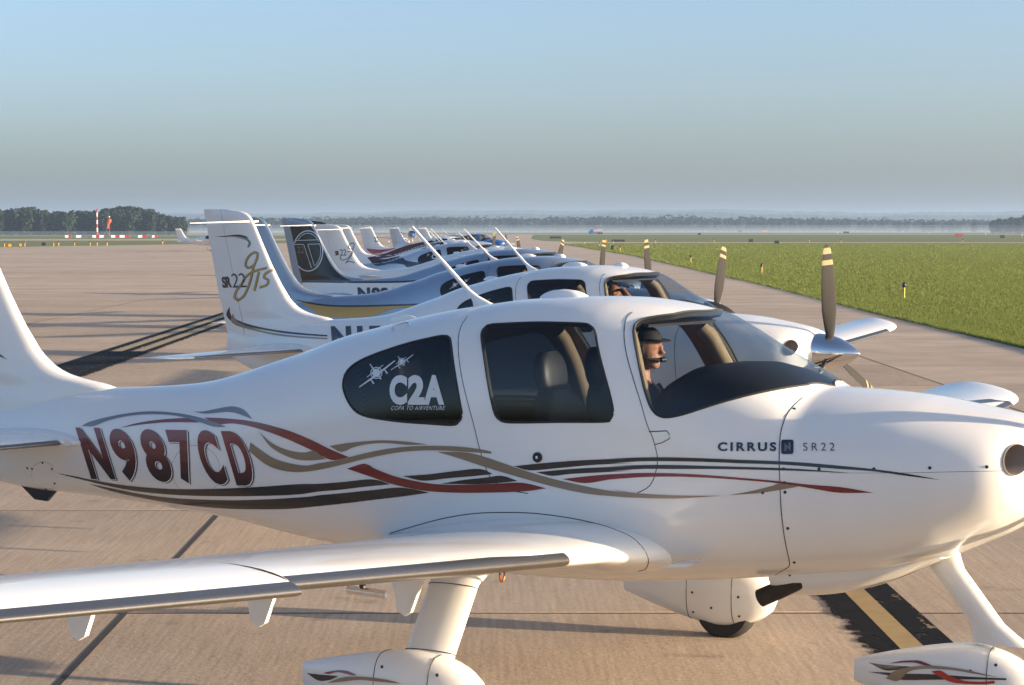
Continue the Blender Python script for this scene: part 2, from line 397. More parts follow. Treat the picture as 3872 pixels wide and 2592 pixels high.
def text_mesh2d(txt, bold=0.0, shear=0.0, spacing=1.0):
    cu = bpy.data.curves.new('t', 'FONT'); cu.body = txt; cu.offset = bold; cu.shear = shear; cu.space_character = spacing; cu.resolution_u = 5; cu.fill_mode = 'FRONT'
    o = bpy.data.objects.new('t', cu); COL.objects.link(o); dg = bpy.context.evaluated_depsgraph_get(); dg.update()
    me = bpy.data.meshes.new_from_object(o.evaluated_get(dg)); bpy.data.objects.remove(o); bpy.data.curves.remove(cu)
    A = np.array([v.co[:2] for v in me.vertices]); lo, hi = A.min(0), A.max(0)
    bm = bmesh.new(); bm.from_mesh(me)
    for v in bm.verts: v.co = Vector(((v.co.x - lo[0]) / (hi[0] - lo[0]), (v.co.y - lo[1]) / (hi[1] - lo[1]), 0))
    return bm
def slice2d(bm, nx, ny):
    for i in range(1, nx): bmesh.ops.bisect_plane(bm, geom=bm.verts[:] + bm.edges[:] + bm.faces[:], plane_co=(i / nx, 0, 0), plane_no=(1, 0, 0))
    for i in range(1, ny): bmesh.ops.bisect_plane(bm, geom=bm.verts[:] + bm.edges[:] + bm.faces[:], plane_co=(0, i / ny, 0), plane_no=(0, 1, 0))
def quad_px(q, a, b):                                        # q = TL, TR, BR, BL in pixels
    TL, TR, BR, BL = [np.array(p, float) for p in q]; return (TL * (1 - a) + TR * a) * b + (BL * (1 - a) + BR * a) * (1 - b)
def text_decal(k, txt, q, off, bold=0.0, spacing=1.0, nx=14, ny=4, where='fus', yplane=None):
    bm = text_mesh2d(txt, bold, 0, spacing); slice2d(bm, nx, ny)
    return flat_decal(k, bm, q, off, where)
def flat_decal(k, bm, q, off, where='fus'):
    for v in bm.verts:
        px = quad_px(q, v.co.x, v.co.y)
        if where == 'fus':
            s, t = hit(k, *px); p, n = surf_n(np.array([s]), np.array([t]), off); v.co = L3(p[0][0], p[1][0], p[2][0])
        else:
            s, z = on_y(k, px[0], px[1], -.035)
            for _ in range(3): s, z = on_y(k, px[0], px[1], -fin_t(s, z))
            v.co = L3(s, -fin_t(s, z) - off, z)
    me = bpy.data.meshes.new('lettering'); bmesh.ops.recalc_face_normals(bm, faces=bm.faces); bm.to_mesh(me); bm.free(); return me

# ------------------------------------------------------------------ aircraft: fin, wings, tail, gear
FZ = [1.10, 1.30, 1.46, 1.497, 1.512, 1.535, 1.56, 1.59, 1.635, 1.685, 1.75, 1.825, 1.93, 2.042, 2.2, 2.336, 2.45, 2.546, 2.589, 2.622, 2.640, 2.650]
FL = [6.50, 6.30, 6.10, 6.24, 6.37, 6.49, 6.57, 6.635, 6.70, 6.76, 6.81, 6.87, 6.94, 7.01, 7.10, 7.175, 7.235, 7.295, 7.335, 7.42, 7.53, 7.66]
def fin_le(z): return float(np.interp(z, FZ, FL))
def fin_te(z): return float(np.interp(z, [1.04, 1.343, 1.75, 2.65], [7.63, 7.69, 7.805, 8.01]))
FT = ([1.1, 1.4, 1.5, 1.6, 1.8, 2.2, 2.6, 2.66], [.32, .27, .23, .19, .15, .115, .085, .035])
def foil(u): u = min(max(u, 0), 1); return 2.6 * (.2969 * math.sqrt(u) - .126 * u - .3516 * u * u + .2843 * u**3 - .1036 * u**4) / .26 * .5 * .77
def fin_t(s, z):
    a, c = fin_le(z), fin_te(z); u = (s - a) / (c - a)
    return float(np.interp(z, *FT)) * max(0, foil(u)) + .002
def fin_mesh(name, u0f, u1f, z0, z1):
    zs = [z0] + [z for z in np.linspace(1.1, 2.65, 64) if z0 < z < z1] + [z1]; rings = []
    for z in zs:
        a, c = fin_le(z), fin_te(z); u0 = u0f(z); u1 = u1f(z); us = [u0 + (u1 - u0) * (1 - math.cos(PI * i / 20)) / 2 for i in range(21)]
        pr = [L3(a + (c - a) * u, -fin_t(a + (c - a) * u, z), z) for u in us]; pl = [L3(a + (c - a) * u, fin_t(a + (c - a) * u, z), z) for u in us]
        rings.append(pr + pl[::-1])
    return MB().loft(rings).mesh(name, angle=60)
def hinge_u(z): return (np.interp(z, [1.0, 2.65], [7.30, 7.74]) - fin_le(z)) / (fin_te(z) - fin_le(z))
MESH['fin'] = fin_mesh('fin', lambda z: 0.0, lambda z: hinge_u(z) - .004, 1.1, 2.65)
MESH['rudder'] = fin_mesh('rudder', lambda z: hinge_u(z) + .004, lambda z: 1.0, 1.06, 2.65)
# closing cap on the top of the fin
def airfoil_ring(sle, y, z, c, t, n=22, droop=0.0, ext=0.0, twist=0.0):
    up = []; lo = []
    for i in range(n + 1):
        u = (1 - math.cos(PI * i / n)) / 2
        th = t * foil(u) * 1.0; cam_ = .018 * (4 * u * (1 - u))
        s = u * c; zz = cam_ * c
        if ext: 
            k = max(0, 1 - u / .35) ** 2; s -= ext * k; zz -= droop * k
        up.append(L3(sle + s, y, z + zz + th * c - twist * s)); lo.append(L3(sle + s, y, z + zz - th * c * .85 - twist * s))
    return up[::-1] + lo[1:-1]
DIH = .085
WLE0, WZ0 = 2.27, .845
def wing_chord(y): return 1.48 - (y - .7) * .142
def wing_le(y): return WLE0 - max(0, y - .7) * .004
def wing_z(y): return WZ0 + (y - .72) * DIH
def wing_section(y, cuff, t=None, n=22):
    c = wing_chord(y); tt = .15 - .03 * (y / 5.8); sle = wing_le(y); z = wing_z(y)
    if y < .95:                                              # root fillet
        k = (.95 - y) / .4; sle -= .10 * k; c += .26 * k; tt *= 1 + .42 * k
    if y > 5.25:                                             # rounded, upswept tip
        k = min(1, (y - 5.25) / .60); q = 1 - math.sqrt(max(0, 1 - k * k)); sle += q * c * .62; c *= (1 - q * .80); z += .035 * k * k; tt *= 1 - .3 * k
    return airfoil_ring(sle, y, z, c, tt, n, .022 if cuff else 0, .048 if cuff else 0, .03)
CUFFY = 3.55
def wing_mesh(sg):
    b = MB()
    flip = lambda r: [(p[0], p[1] * sg, p[2]) for p in r]
    ys = [.45, .55, .62, .7, .78, .86, .95, 1.2, 1.6, 2.0, 2.4, 2.8, 3.2, CUFFY]
    b.loft([flip(wing_section(y, False)) for y in ys], True, True, False)
    ys = [CUFFY, 3.8, 4.2, 4.6, 5.0, 5.25, 5.38, 5.5, 5.6, 5.68, 5.74, 5.79, 5.82, 5.84]
    b.loft([flip(wing_section(y, True)) for y in ys], True, True, True)
    return b.mesh('wing', angle=50)
MESH['wing_r'] = wing_mesh(-1); MESH['wing_l'] = wing_mesh(1)
def le_panel(sg, y0, y1, cuff, w=.055, off=.0022, secf=None, n=40):
    b = MB(); rings = []; ys = np.linspace(y0, y1, max(3, int((y1 - y0) / .25)))
    for y in ys:
        r = secf(y, cuff, None, n) if secf is wing_section else secf(y, n)
        le = r[n]; keep = [p for p in r if abs(p[0] - le[0]) < w]
        c = np.mean(np.array(keep), 0); out = []
        for i, p in enumerate(keep):
            a = Vector(keep[max(i - 1, 0)]); d = Vector(keep[min(i + 1, len(keep) - 1)]); tn = (d - a).normalized(); nr = Vector((-tn.z, 0, tn.x))
            if nr.dot(Vector(p) - Vector((le[0] - .3, p[1], le[2]))) < 0: nr = -nr
            q = Vector(p) + nr * off; out.append((q.x, q.y * sg, q.z))
        rings.append(out)
    m = min(len(r) for r in rings); rings = [[r[int(round(j * (len(r) - 1) / (m - 1)))] for j in range(m)] for r in rings]
    return b.loft(rings, False).mesh('leading_edge_panel', angle=60)
for side, sg in (('r', -1), ('l', 1)):
    MESH['le_in_' + side] = le_panel(sg, 1.38, CUFFY - .004, False, .05, secf=wing_section)
    MESH['le_out_' + side] = le_panel(sg, CUFFY + .002, 5.22, True, .052, secf=wing_section)
def stab_ring(y, n=18):
    k = (y - .15) / 1.8; c = .80 - .36 * k; sle = 6.30 + .27 * k; z = 1.15; t = .10
    if y > 1.75:
        q = 1 - math.sqrt(max(0, 1 - ((y - 1.75) / .21) ** 2)); sle += q * c * .6; c *= 1 - .75 * q
    r = airfoil_ring(sle, y, z, c, t, n); return [(p[0], p[1], p[2] if True else 0) for p in r]
for side, sg in (('r', -1), ('l', 1)):
    MESH['stab_' + side] = MB().loft([[(p[0], p[1] * sg, p[2]) for p in stab_ring(y)] for y in (.05, .15, .3, .6, 1.0, 1.4, 1.7, 1.75, 1.82, 1.88, 1.92, 1.95, 1.958)]).mesh('stabilizer', angle=50)
    MESH['stab_le_' + side] = le_panel(sg, .30, 1.70, False, .035, secf=lambda y, n: stab_ring(y, n))
    # fairing collar at the root of the stabiliser
    MESH['stab_fair_' + side] = MB().loft([[(p[0] + .0, p[1] * sg, p[2]) for p in airfoil_ring(6.16 + .10 * k, .10 + .17 * k, 1.15, 1.10 - .24 * k, .155 - .04 * k, 18)] for k in (0, .3, .6, .8, .92, 1.0)]).mesh('root_fairing', angle=60)
    MESH['wing_fair_' + side] = MESH['stab_fair_' + side]
def pant(L, H, W, zc, tail_up):
    """teardrop wheel fairing, nose towards +x, wheel centre at x=0"""
    rings = []
    for i in range(25):
        u = i / 24; x = L * (.33 - u)
        e = math.sqrt(max(0, 1 - (1 - min(1, u / .38)) ** 2)) if u < .38 else 1 - .70 * ((u - .38) / .62) ** 1.35
        e = max(e, .02); hw = W / 2 * (e if u < .38 else 1 - .86 * ((u - .38) / .62) ** 1.5); hh = H / 2 * e
        z = zc + tail_up * max(0, (u - .35) / .65) ** 1.2; r = []
        for j in range(20):
            a = 2 * PI * j / 20; ca, sa = math.cos(a), math.sin(a)
            r.append((x, hw * math.copysign(abs(ca) ** .75, ca), z + hh * math.copysign(abs(sa) ** .8, sa)))
        rings.append(r)
    return MB().loft(rings).mesh('wheel_fairing', angle=60)
MESH['pant'] = pant(1.02, .40, .25, .275, .02); MESH['nose_pant'] = pant(.93, .38, .22, .255, .0)
def tyre(R, w):
    pr = [(-w / 2 * .7, R * .5), (-w / 2, R * .7), (-w / 2 * .95, R * .88), (-w / 2 * .6, R * .98), (0, R), (w / 2 * .6, R * .98), (w / 2 * .95, R * .88), (w / 2, R * .7), (w / 2 * .7, R * .5)]
    return MB().revolve(pr, (0, 0, R), (0, 1, 0), 28).mesh('tyre')
MESH['tyre'] = tyre(.19, .15); MESH['nose_tyre'] = tyre(.175, .13)
MW = (2.86, 1.68)                                            # main wheels: station, half track
NWS = .78                                                    # nose wheel station
def leaf_strut(sg):
    rings = []
    for t in np.linspace(0, 1, 10):
        y = 1.16 + (MW[1] - 1.16) * t; z = .82 - .40 * t - .0 * t; fl = max(0, 1 - t / .22) ** 2
        c = .135 + .09 * fl; hw = .035 + .05 * fl; s0 = 2.98 - .13 * t - .04 * fl
        rings.append([L3(s0 - c * math.cos(a) * (1.0), (y + hw * math.sin(a)) * sg, z + hw * math.sin(a) * .5) for a in np.linspace(0, 2 * PI, 20, endpoint=False)])
    return MB().loft(rings).mesh('gear_strut', angle=60)
MESH['strut_r'] = leaf_strut(-1); MESH['strut_l'] = leaf_strut(1)
def nose_strut():
    rings = []
    for t in np.linspace(0, 1, 10):
        s0 = 1.02 - .36 * t; z = .90 - .45 * t; c = .088 + .05 * max(0, 1 - t / .2) + .06 * max(0, (t - .8) / .2); hw = .036 + .02 * max(0, 1 - t / .15)
        rings.append([L3(s0 - c * math.cos(a), hw * math.sin(a), z) for a in np.linspace(0, 2 * PI, 16, endpoint=False)])
    return MB().loft(rings).mesh('nose_gear_strut', angle=60)
MESH['nose_strut'] = nose_strut()
def strut_loops(sg, t):
    b = MB()
    for t in (t,):
        y = 1.16 + (MW[1] - 1.16) * t; z = .82 - .40 * t; fl = max(0, 1 - t / .22) ** 2; c = .137 + .09 * fl; hw = .037 + .05 * fl; s0 = 2.98 - .13 * t - .04 * fl
        b.tube([L3(s0 - c * math.cos(a), (y + hw * math.sin(a)) * sg, z + hw * math.sin(a) * .5) for a in np.linspace(0, 2 * PI, 33)], .0022, 5)
    return b.mesh('collar_seam')
for sd_, sg_ in (('r', -1), ('l', 1)): MESH['strut_loop_a_' + sd_] = strut_loops(sg_, .26); MESH['strut_loop_b_' + sd_] = strut_loops(sg_, .90)
def pant_loop(me, x0):
    vs = [v.co for v in me.vertices]; xs = sorted(set(round(v.x, 4) for v in vs)); xr = min(xs, key=lambda x: abs(x - x0)); ring = [v for v in vs if abs(v.x - xr) < 1e-3]
    zc = sum(v.z for v in ring) / len(ring); ring.sort(key=lambda v: math.atan2(v.z - zc, v.y)); ring = ring + ring[:1]
    return MB().tube([(v.x, v.y * 1.006, zc + (v.z - zc) * 1.004) for v in ring], .0022, 5).mesh('fairing_seam')
MESH['pant_seam'] = pant_loop(MESH['pant'], .10); MESH['pant_seam2'] = pant_loop(MESH['pant'], -.22); MESH['npant_seam'] = pant_loop(MESH['nose_pant'], .08)
def pant_screw(me, x0, z0, R=.006):
    best = min((v.co for v in me.vertices if v.co.y < 0), key=lambda c: (c.x - x0) ** 2 + (c.z - z0) ** 2); return best.copy()
SPZ = 1.315
MESH['spinner'] = MB().revolve([(0, .002), (.012, .018), (.05, .05), (.12, .095), (.20, .133), (.28, .158), (.35, .170), (.405, .174), (.41, .16), (.41, .0)], L3(-.0, 0, SPZ + .006), (-1, 0, 0), 40).mesh('spinner', angle=50)
def blade_mesh():
    rings = []
    for r in np.linspace(.12, .985, 26):
        c = np.interp(r, [.1, .2, .4, .6, .8, .93, .985], [.05, .09, .15, .155, .13, .10, .03]); tw = np.interp(r, [.1, .4, .985], [.95, .6, .3]); th = np.interp(r, [.1, .25, .985], [.045, .022, .006])
        ring = []
        for j in range(14):
            a = 2 * PI * j / 14; px, py = c / 2 * math.cos(a), th / 2 * math.sin(a)
            ring.append((px * math.sin(tw) + py * math.cos(tw), px * math.cos(tw) - py * math.sin(tw), r))
        rings.append(ring)
    return MB().loft(rings).mesh('propeller_blade')
def band_mesh(r0, r1):
    rings = []
    for r in np.linspace(r0, r1, 4):
        c = np.interp(r, [.1, .2, .4, .6, .8, .93, .985], [.05, .09, .15, .155, .13, .10, .03]) + .004; tw = np.interp(r, [.1, .4, .985], [.95, .6, .3]); th = np.interp(r, [.1, .25, .985], [.045, .022, .006]) + .004
        rings.append([(c / 2 * math.cos(a) * math.sin(tw) + th / 2 * math.sin(a) * math.cos(tw), c / 2 * math.cos(a) * math.cos(tw) - th / 2 * math.sin(a) * math.sin(tw), r) for a in np.linspace(0, 2 * PI, 14, endpoint=False)])
    return MB().loft(rings).mesh('tip_band')
MESH['blade'] = blade_mesh(); MESH['band1'] = band_mesh(.90, .955); MESH['band2'] = band_mesh(.80, .845)
def antenna():                                               # swept comm mast; foot at (0,0,0)
    b = MB(); rings = []
    top = (-.525, .425)
    for t in np.linspace(0, 1, 14):
        w = .075 * max(0, 1 - t / .2) ** 1.6 + .022 - .010 * t; th = .012 - .006 * t + .006 * max(0, 1 - t / .12)
        cx = -.055 * (1 - t) + top[0] * t + (.03 * max(0, 1 - t / .2)); z = -.02 + (top[1] + .02) * t
        rings.append([(cx + w * math.cos(a), th * math.sin(a), z) for a in np.linspace(0, 2 * PI, 12, endpoint=False)])
    return b.loft(rings).mesh('antenna_mast')
MESH['antenna'] = antenna()
def puck(L, W, H):
    rings = []
    for t in np.linspace(0, 1, 10):
        k = math.cos(t * PI / 2) ** .45 if t < 1 else .02
        rings.append([((L / 2) * k * math.copysign(abs(math.cos(a)) ** .7, math.cos(a)), W / 2 * k * math.copysign(abs(math.sin(a)) ** .7, math.sin(a)), -.02 + (H + .02) * t) for a in np.linspace(0, 2 * PI, 28, endpoint=False)])
    return MB().loft(rings).mesh('roof_antenna')
MESH['puck'] = puck(.30, .12, .042); MESH['puck2'] = puck(.17, .10, .035); MESH['blade_ant'] = puck(.26, .03, .035)
MESH['whisker'] = MB().tube([L3(7.30, -.045, 2.515), L3(7.30, -.10, 2.515), L3(7.72, -.52, 2.50)], [.011, .010, .006], 8).tube([L3(7.30, .045, 2.515), L3(7.30, .10, 2.515), L3(7.72, .52, 2.50)], [.011, .010, .006], 8).mesh('nav_antenna')
def hinge_plate(): return MB().prism([(.12, -.012, .04), (-.11, -.012, .04), (-.055, -.012, -.20), (-.015, -.012, -.225), (.02, -.012, -.205)], (0, .024, 0)).mesh('hinge_bracket', angle=30)
MESH['hinge'] = hinge_plate()
MESH['pitot'] = MB().tube([(0, 0, .08), (.03, 0, -.05)], [.02, .014], 8).mesh('pitot_strut')
MESH['pitot_tube'] = MB().tube([(-.05, 0, -.055), (.13, 0, -.06), (.15, 0, -.06)], [.019, .019, .016], 12).mesh('pitot_tube')
MESH['ring'] = MB().tube([(0, .022 * math.sin(a), -.035 + .035 * math.cos(a)) for a in np.linspace(0, 2 * PI, 17)], .006, 6).mesh('tie_down_ring')
MESH['exhaust'] = MB().tube([L3(1.45, -.20, .80), L3(1.72, -.20, .655), L3(1.83, -.20, .60)], [.045, .045, .045], 16).mesh('exhaust_pipe')
def chin():
    rings = []
    for t in np.linspace(0, 1, 14):
        s0 = .92 + .84 * t; z = np.interp(s0, SQ, ZB); h = .105 * math.sin(PI * min(1, t * .62)) ** 1.2 + .004; w = .22 + .05 * t
        if t > .97: h *= .8
        rings.append([L3(s0, -w * math.cos(a), z + .05 - (h + .05) * max(0, math.sin(a)) ** .8) for a in np.linspace(0, PI, 14)])
    return MB().loft(rings, True, True, True).mesh('exhaust_fairing', angle=60)
MESH['chin'] = chin()
MESH['step'] = MB().prism([L3(1.97, -.55, .825), L3(2.10, -.55, .812), L3(2.16, -.55, .79), L3(2.02, -.55, .803)], (0, -.11, -.005)).mesh('vent_blade', angle=30)
MESH['skid'] = MB().prism([L3(6.62, -.012, .83), L3(6.92, -.012, .84), L3(6.80, -.012, .755), L3(6.70, -.012, .75)], (0, .024, 0)).mesh('tail_tie_down', angle=30)
MESH['handle'] = MB().tube([(.055, 0, -.01), (.052, 0, .022), (.04, 0, .03), (-.04, 0, .03), (-.052, 0, .022), (-.055, 0, -.01)], .006, 8).mesh('grab_handle')
MESH['knob'] = MB().revolve([(-.005, .02), (0, .026), (.008, .026), (.011, .02)], (0, 0, 0), (0, -1, 0), 20).mesh('door_lock')
MESH['knob_c'] = MB().revolve([(.0, .007), (.0135, .007), (.014, .004)], (0, 0, 0), (0, -1, 0), 12).mesh('lock_core')
MESH['rivet'] = MB().revolve([(-.004, .008), (.001, .008), (.003, .005)], (0, 0, 0), (0, -1, 0), 10).mesh('screw')
# seats and cabin
def pad(x0, x1, z0, z1, lean, w, thick):
    rings = []
    for t in np.linspace(0, 1, 9):
        z = z0 + (z1 - z0) * t; xc = x0 + (x1 - x0) * t; e = math.sin(PI * (.06 + .88 * t)) ** .35
        rings.append([(xc + thick / 2 * math.copysign(abs(math.cos(a)) ** .6, math.cos(a)) * e, w / 2 * e * math.copysign(abs(math.sin(a)) ** .6, math.sin(a)), z) for a in np.linspace(0, 2 * PI, 20, endpoint=False)])
    return rings
def seat_mesh():
    b = MB(); b.loft(pad(0, -.16, 1.02, 1.60, 0, .50, .15)); b.loft(pad(-.17, -.20, 1.56, 1.80, 0, .27, .10))
    b.loft([[(.10 + .30 * math.copysign(abs(math.cos(a)) ** .5, math.cos(a)), .25 * math.copysign(abs(math.sin(a)) ** .5, math.sin(a)), z) for a in np.linspace(0, 2 * PI, 20, endpoint=False)] for z in (.90, .93, 1.0, 1.04)])
    return b.mesh('seat', angle=60)
MESH['seat'] = seat_mesh()
def glare():
    rings = []
    for s0, zc_, ze, w in ((2.30, 1.585, 1.50, .50), (2.285, 1.64, 1.54, .52), (2.24, 1.70, 1.575, .53), (2.17, 1.745, 1.59, .535), (2.05, 1.762, 1.60, .535), (1.92, 1.765, 1.605, .53), (1.78, 1.735, 1.60, .51), (1.68, 1.70, 1.58, .48), (1.60, 1.655, 1.55, .40)):
        r = [L3(s0, y * w, ze + (zc_ - ze) * math.sqrt(max(0, 1 - abs(y) ** 2.6))) for y in np.linspace(-1, 1, 21)]
        rings.append(r + [L3(s0, w, 1.3), L3(s0, -w, 1.3)])
    return MB().loft(rings).mesh('glareshield', angle=50)
MESH['glare'] = glare()
MESH['floor'] = MB().box(4 - 3.9, 4 - 1.75, -.38, .38, .84, .87).mesh('cabin_floor', smooth=False)
def pillar(pts, r):
    b = MB()
    for sg in (-1, 1):
        path = []
        for s0, z in pts:
            zt, zb, w, zc, nu, nl = [float(a) for a in fus(s0)]; q = min(.98, (z - zc) / (zt - zc)); path.append(L3(s0, sg * (w * (1 - q ** nu) ** (1 / nu) - r - .02), z))
        b.tube(path, r, 10)
    return b.mesh('pillar')
MESH['pillar_a'] = pillar([(2.24, 1.30), (2.29, 1.5), (2.36, 1.72), (2.42, 1.86), (2.46, 1.92)], .042); MESH['pillar_b'] = pillar([(3.18, 1.30), (3.23, 1.5), (3.29, 1.7), (3.33, 1.82), (3.35, 1.86)], .045)
MESH['visor'] = MB().prism([L3(2.36, -.40, 1.955), L3(2.56, -.40, 1.995), L3(2.56, .40, 1.995), L3(2.36, .40, 1.955)], (0, 0, -.014)).mesh('sun_visor', smooth=False)

# ------------------------------------------------------------------ ground, pavements, terrain
def ground_mat(name, c1, c2, c3=None, s1=.25, s2=9.0, rough=.9, bump=.25, streak=None, stain=None):
    m, t, b = new_mat(name); b.inputs['Roughness'].default_value = rough; b.inputs['Specular IOR Level'].default_value = .25
    tc = t.nodes.new('ShaderNodeTexCoord'); mp = t.nodes.new('ShaderNodeMapping'); t.links.new(tc.outputs['Object'], mp.inputs[0]); oi = t.nodes.new('ShaderNodeObjectInfo'); t.links.new(oi.outputs['Location'], mp.inputs['Location'])
    n1 = t.nodes.new('ShaderNodeTexNoise'); n1.inputs['Scale'].default_value = s1; n1.inputs['Detail'].default_value = 8; n1.inputs['Roughness'].default_value = .65
    n2 = t.nodes.new('ShaderNodeTexNoise'); n2.inputs['Scale'].default_value = s2; n2.inputs['Detail'].default_value = 6; n2.inputs['Roughness'].default_value = .7
    t.links.new(mp.outputs[0], n1.inputs['Vector']); t.links.new(mp.outputs[0], n2.inputs['Vector'])
    mx = t.nodes.new('ShaderNodeMix'); mx.data_type = 'RGBA'; mx.inputs['A'].default_value = (*c1, 1); mx.inputs['B'].default_value = (*c2, 1)
    cr = t.nodes.new('ShaderNodeMapRange'); cr.inputs['From Min'].default_value = .35; cr.inputs['From Max'].default_value = .65
    t.links.new(n1.outputs['Fac'], cr.inputs['Value']); t.links.new(cr.outputs[0], mx.inputs['Factor'])
    m2 = t.nodes.new('ShaderNodeMix'); m2.data_type = 'RGBA'; m2.blend_type = 'MULTIPLY'; m2.inputs['Factor'].default_value = 1
    g2 = t.nodes.new('ShaderNodeMapRange'); g2.inputs['From Min'].default_value = .25; g2.inputs['From Max'].default_value = .75; g2.inputs['To Min'].default_value = .78; g2.inputs['To Max'].default_value = 1.15
    t.links.new(n2.outputs['Fac'], g2.inputs['Value']); t.links.new(mx.outputs['Result'], m2.inputs['A']); t.links.new(g2.outputs[0], m2.inputs['B'])
    last = m2.outputs['Result']
    if streak:                                               # broom marks / rubber streaks along one direction
        mp2 = t.nodes.new('ShaderNodeMapping'); mp2.inputs['Scale'].default_value = streak; t.links.new(tc.outputs['Object'], mp2.inputs[0])
        n3 = t.nodes.new('ShaderNodeTexNoise'); n3.inputs['Scale'].default_value = 1; n3.inputs['Detail'].default_value = 5; t.links.new(mp2.outputs[0], n3.inputs['Vector'])
        g3 = t.nodes.new('ShaderNodeMapRange'); g3.inputs['From Min'].default_value = .3; g3.inputs['From Max'].default_value = .7; g3.inputs['To Min'].default_value = .86; g3.inputs['To Max'].default_value = 1.1
        m3 = t.nodes.new('ShaderNodeMix'); m3.data_type = 'RGBA'; m3.blend_type = 'MULTIPLY'; m3.inputs['Factor'].default_value = 1
        t.links.new(n3.outputs['Fac'], g3.inputs['Value']); t.links.new(last, m3.inputs['A']); t.links.new(g3.outputs[0], m3.inputs['B']); last = m3.outputs['Result']
    rr = t.nodes.new('ShaderNodeMapRange'); rr.inputs['To Min'].default_value = .91; rr.inputs['To Max'].default_value = 1.07; t.links.new(oi.outputs['Random'], rr.inputs['Value'])
    m5 = t.nodes.new('ShaderNodeMix'); m5.data_type = 'RGBA'; m5.blend_type = 'MULTIPLY'; m5.inputs['Factor'].default_value = 1; t.links.new(last, m5.inputs['A']); t.links.new(rr.outputs[0], m5.inputs['B']); last = m5.outputs['Result']
    if stain:
        n4 = t.nodes.new('ShaderNodeTexNoise'); n4.inputs['Scale'].default_value = stain; n4.inputs['Detail'].default_value = 7; n4.inputs['Roughness'].default_value = .6; n4.inputs['Distortion'].default_value = .6; t.links.new(mp.outputs[0], n4.inputs['Vector'])
        g4 = t.nodes.new('ShaderNodeMapRange'); g4.inputs['From Min'].default_value = .62; g4.inputs['From Max'].default_value = .76; g4.inputs['To Min'].default_value = 1.0; g4.inputs['To Max'].default_value = .62
        m4 = t.nodes.new('ShaderNodeMix'); m4.data_type = 'RGBA'; m4.blend_type = 'MULTIPLY'; m4.inputs['Factor'].default_value = 1
        t.links.new(n4.outputs['Fac'], g4.inputs['Value']); t.links.new(last, m4.inputs['A']); t.links.new(g4.outputs[0], m4.inputs['B']); last = m4.outputs['Result']
    t.links.new(last, b.inputs['Base Color'])
    bp = t.nodes.new('ShaderNodeBump'); bp.inputs['Strength'].default_value = bump; bp.inputs['Distance'].default_value = .012
    t.links.new(n2.outputs['Fac'], bp.inputs['Height']); t.links.new(bp.outputs[0], b.inputs['Normal'])
    return m
M['concrete'] = ground_mat('concrete', (.36, .285, .215), (.44, .355, .275), s1=.35, s2=26, bump=.35, streak=(34, 1.2, 1), stain=2.2)
M['concrete_far'] = ground_mat('concrete_far', (.39, .315, .245), (.48, .39, .31), s1=.06, s2=.6, bump=.1, streak=(.02, .5, 1), stain=.12)
M['grass_ground'] = ground_mat('grass_ground', (.115, .155, .036), (.165, .195, .056), s1=.09, s2=3.0, bump=.6, streak=(.05, .6, 1))
M['seal'] = paint('tar_joint', (.035, .032, .03), .8, 0, 0, .2, 12)
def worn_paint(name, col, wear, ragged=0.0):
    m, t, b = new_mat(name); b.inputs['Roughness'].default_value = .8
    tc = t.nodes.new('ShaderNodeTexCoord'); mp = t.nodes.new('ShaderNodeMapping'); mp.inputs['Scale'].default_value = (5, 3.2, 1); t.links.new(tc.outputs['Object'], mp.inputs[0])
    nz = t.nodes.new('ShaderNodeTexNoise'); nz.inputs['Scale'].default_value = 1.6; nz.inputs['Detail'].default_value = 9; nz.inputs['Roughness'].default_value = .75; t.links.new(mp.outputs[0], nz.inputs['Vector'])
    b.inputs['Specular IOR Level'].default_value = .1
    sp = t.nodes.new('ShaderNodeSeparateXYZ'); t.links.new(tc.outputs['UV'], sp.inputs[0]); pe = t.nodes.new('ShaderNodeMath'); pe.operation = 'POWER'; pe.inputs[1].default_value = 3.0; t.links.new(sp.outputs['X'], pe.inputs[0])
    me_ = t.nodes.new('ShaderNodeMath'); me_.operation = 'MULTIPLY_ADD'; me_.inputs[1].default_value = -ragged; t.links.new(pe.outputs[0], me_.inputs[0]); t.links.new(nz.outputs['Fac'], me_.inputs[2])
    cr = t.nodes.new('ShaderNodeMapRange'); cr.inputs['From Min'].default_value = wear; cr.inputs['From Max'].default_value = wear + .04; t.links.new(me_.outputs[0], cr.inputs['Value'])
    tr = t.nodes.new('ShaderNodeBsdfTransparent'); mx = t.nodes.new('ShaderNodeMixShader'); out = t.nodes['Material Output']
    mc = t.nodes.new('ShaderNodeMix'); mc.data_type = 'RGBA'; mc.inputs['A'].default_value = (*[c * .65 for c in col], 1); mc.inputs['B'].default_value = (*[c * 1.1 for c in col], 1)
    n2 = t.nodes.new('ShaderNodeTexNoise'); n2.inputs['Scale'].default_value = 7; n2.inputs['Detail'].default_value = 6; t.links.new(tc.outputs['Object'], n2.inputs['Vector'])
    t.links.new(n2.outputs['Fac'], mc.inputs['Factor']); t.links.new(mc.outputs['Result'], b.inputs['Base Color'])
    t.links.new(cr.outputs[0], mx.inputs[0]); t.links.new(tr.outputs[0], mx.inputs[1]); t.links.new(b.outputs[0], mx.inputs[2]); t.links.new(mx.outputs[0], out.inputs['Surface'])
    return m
M['line_yellow'] = worn_paint('worn_yellow_line', (.37, .275, .14), .34)
M['line_pale'] = worn_paint('worn_pale_yellow_line', (.40, .33, .22), .36)
M['line_black'] = worn_paint('worn_black_line', (.010, .010, .011), .36, .17); M['line_black2'] = worn_paint('worn_black_line_b', (.010, .010, .011), .40, .0)
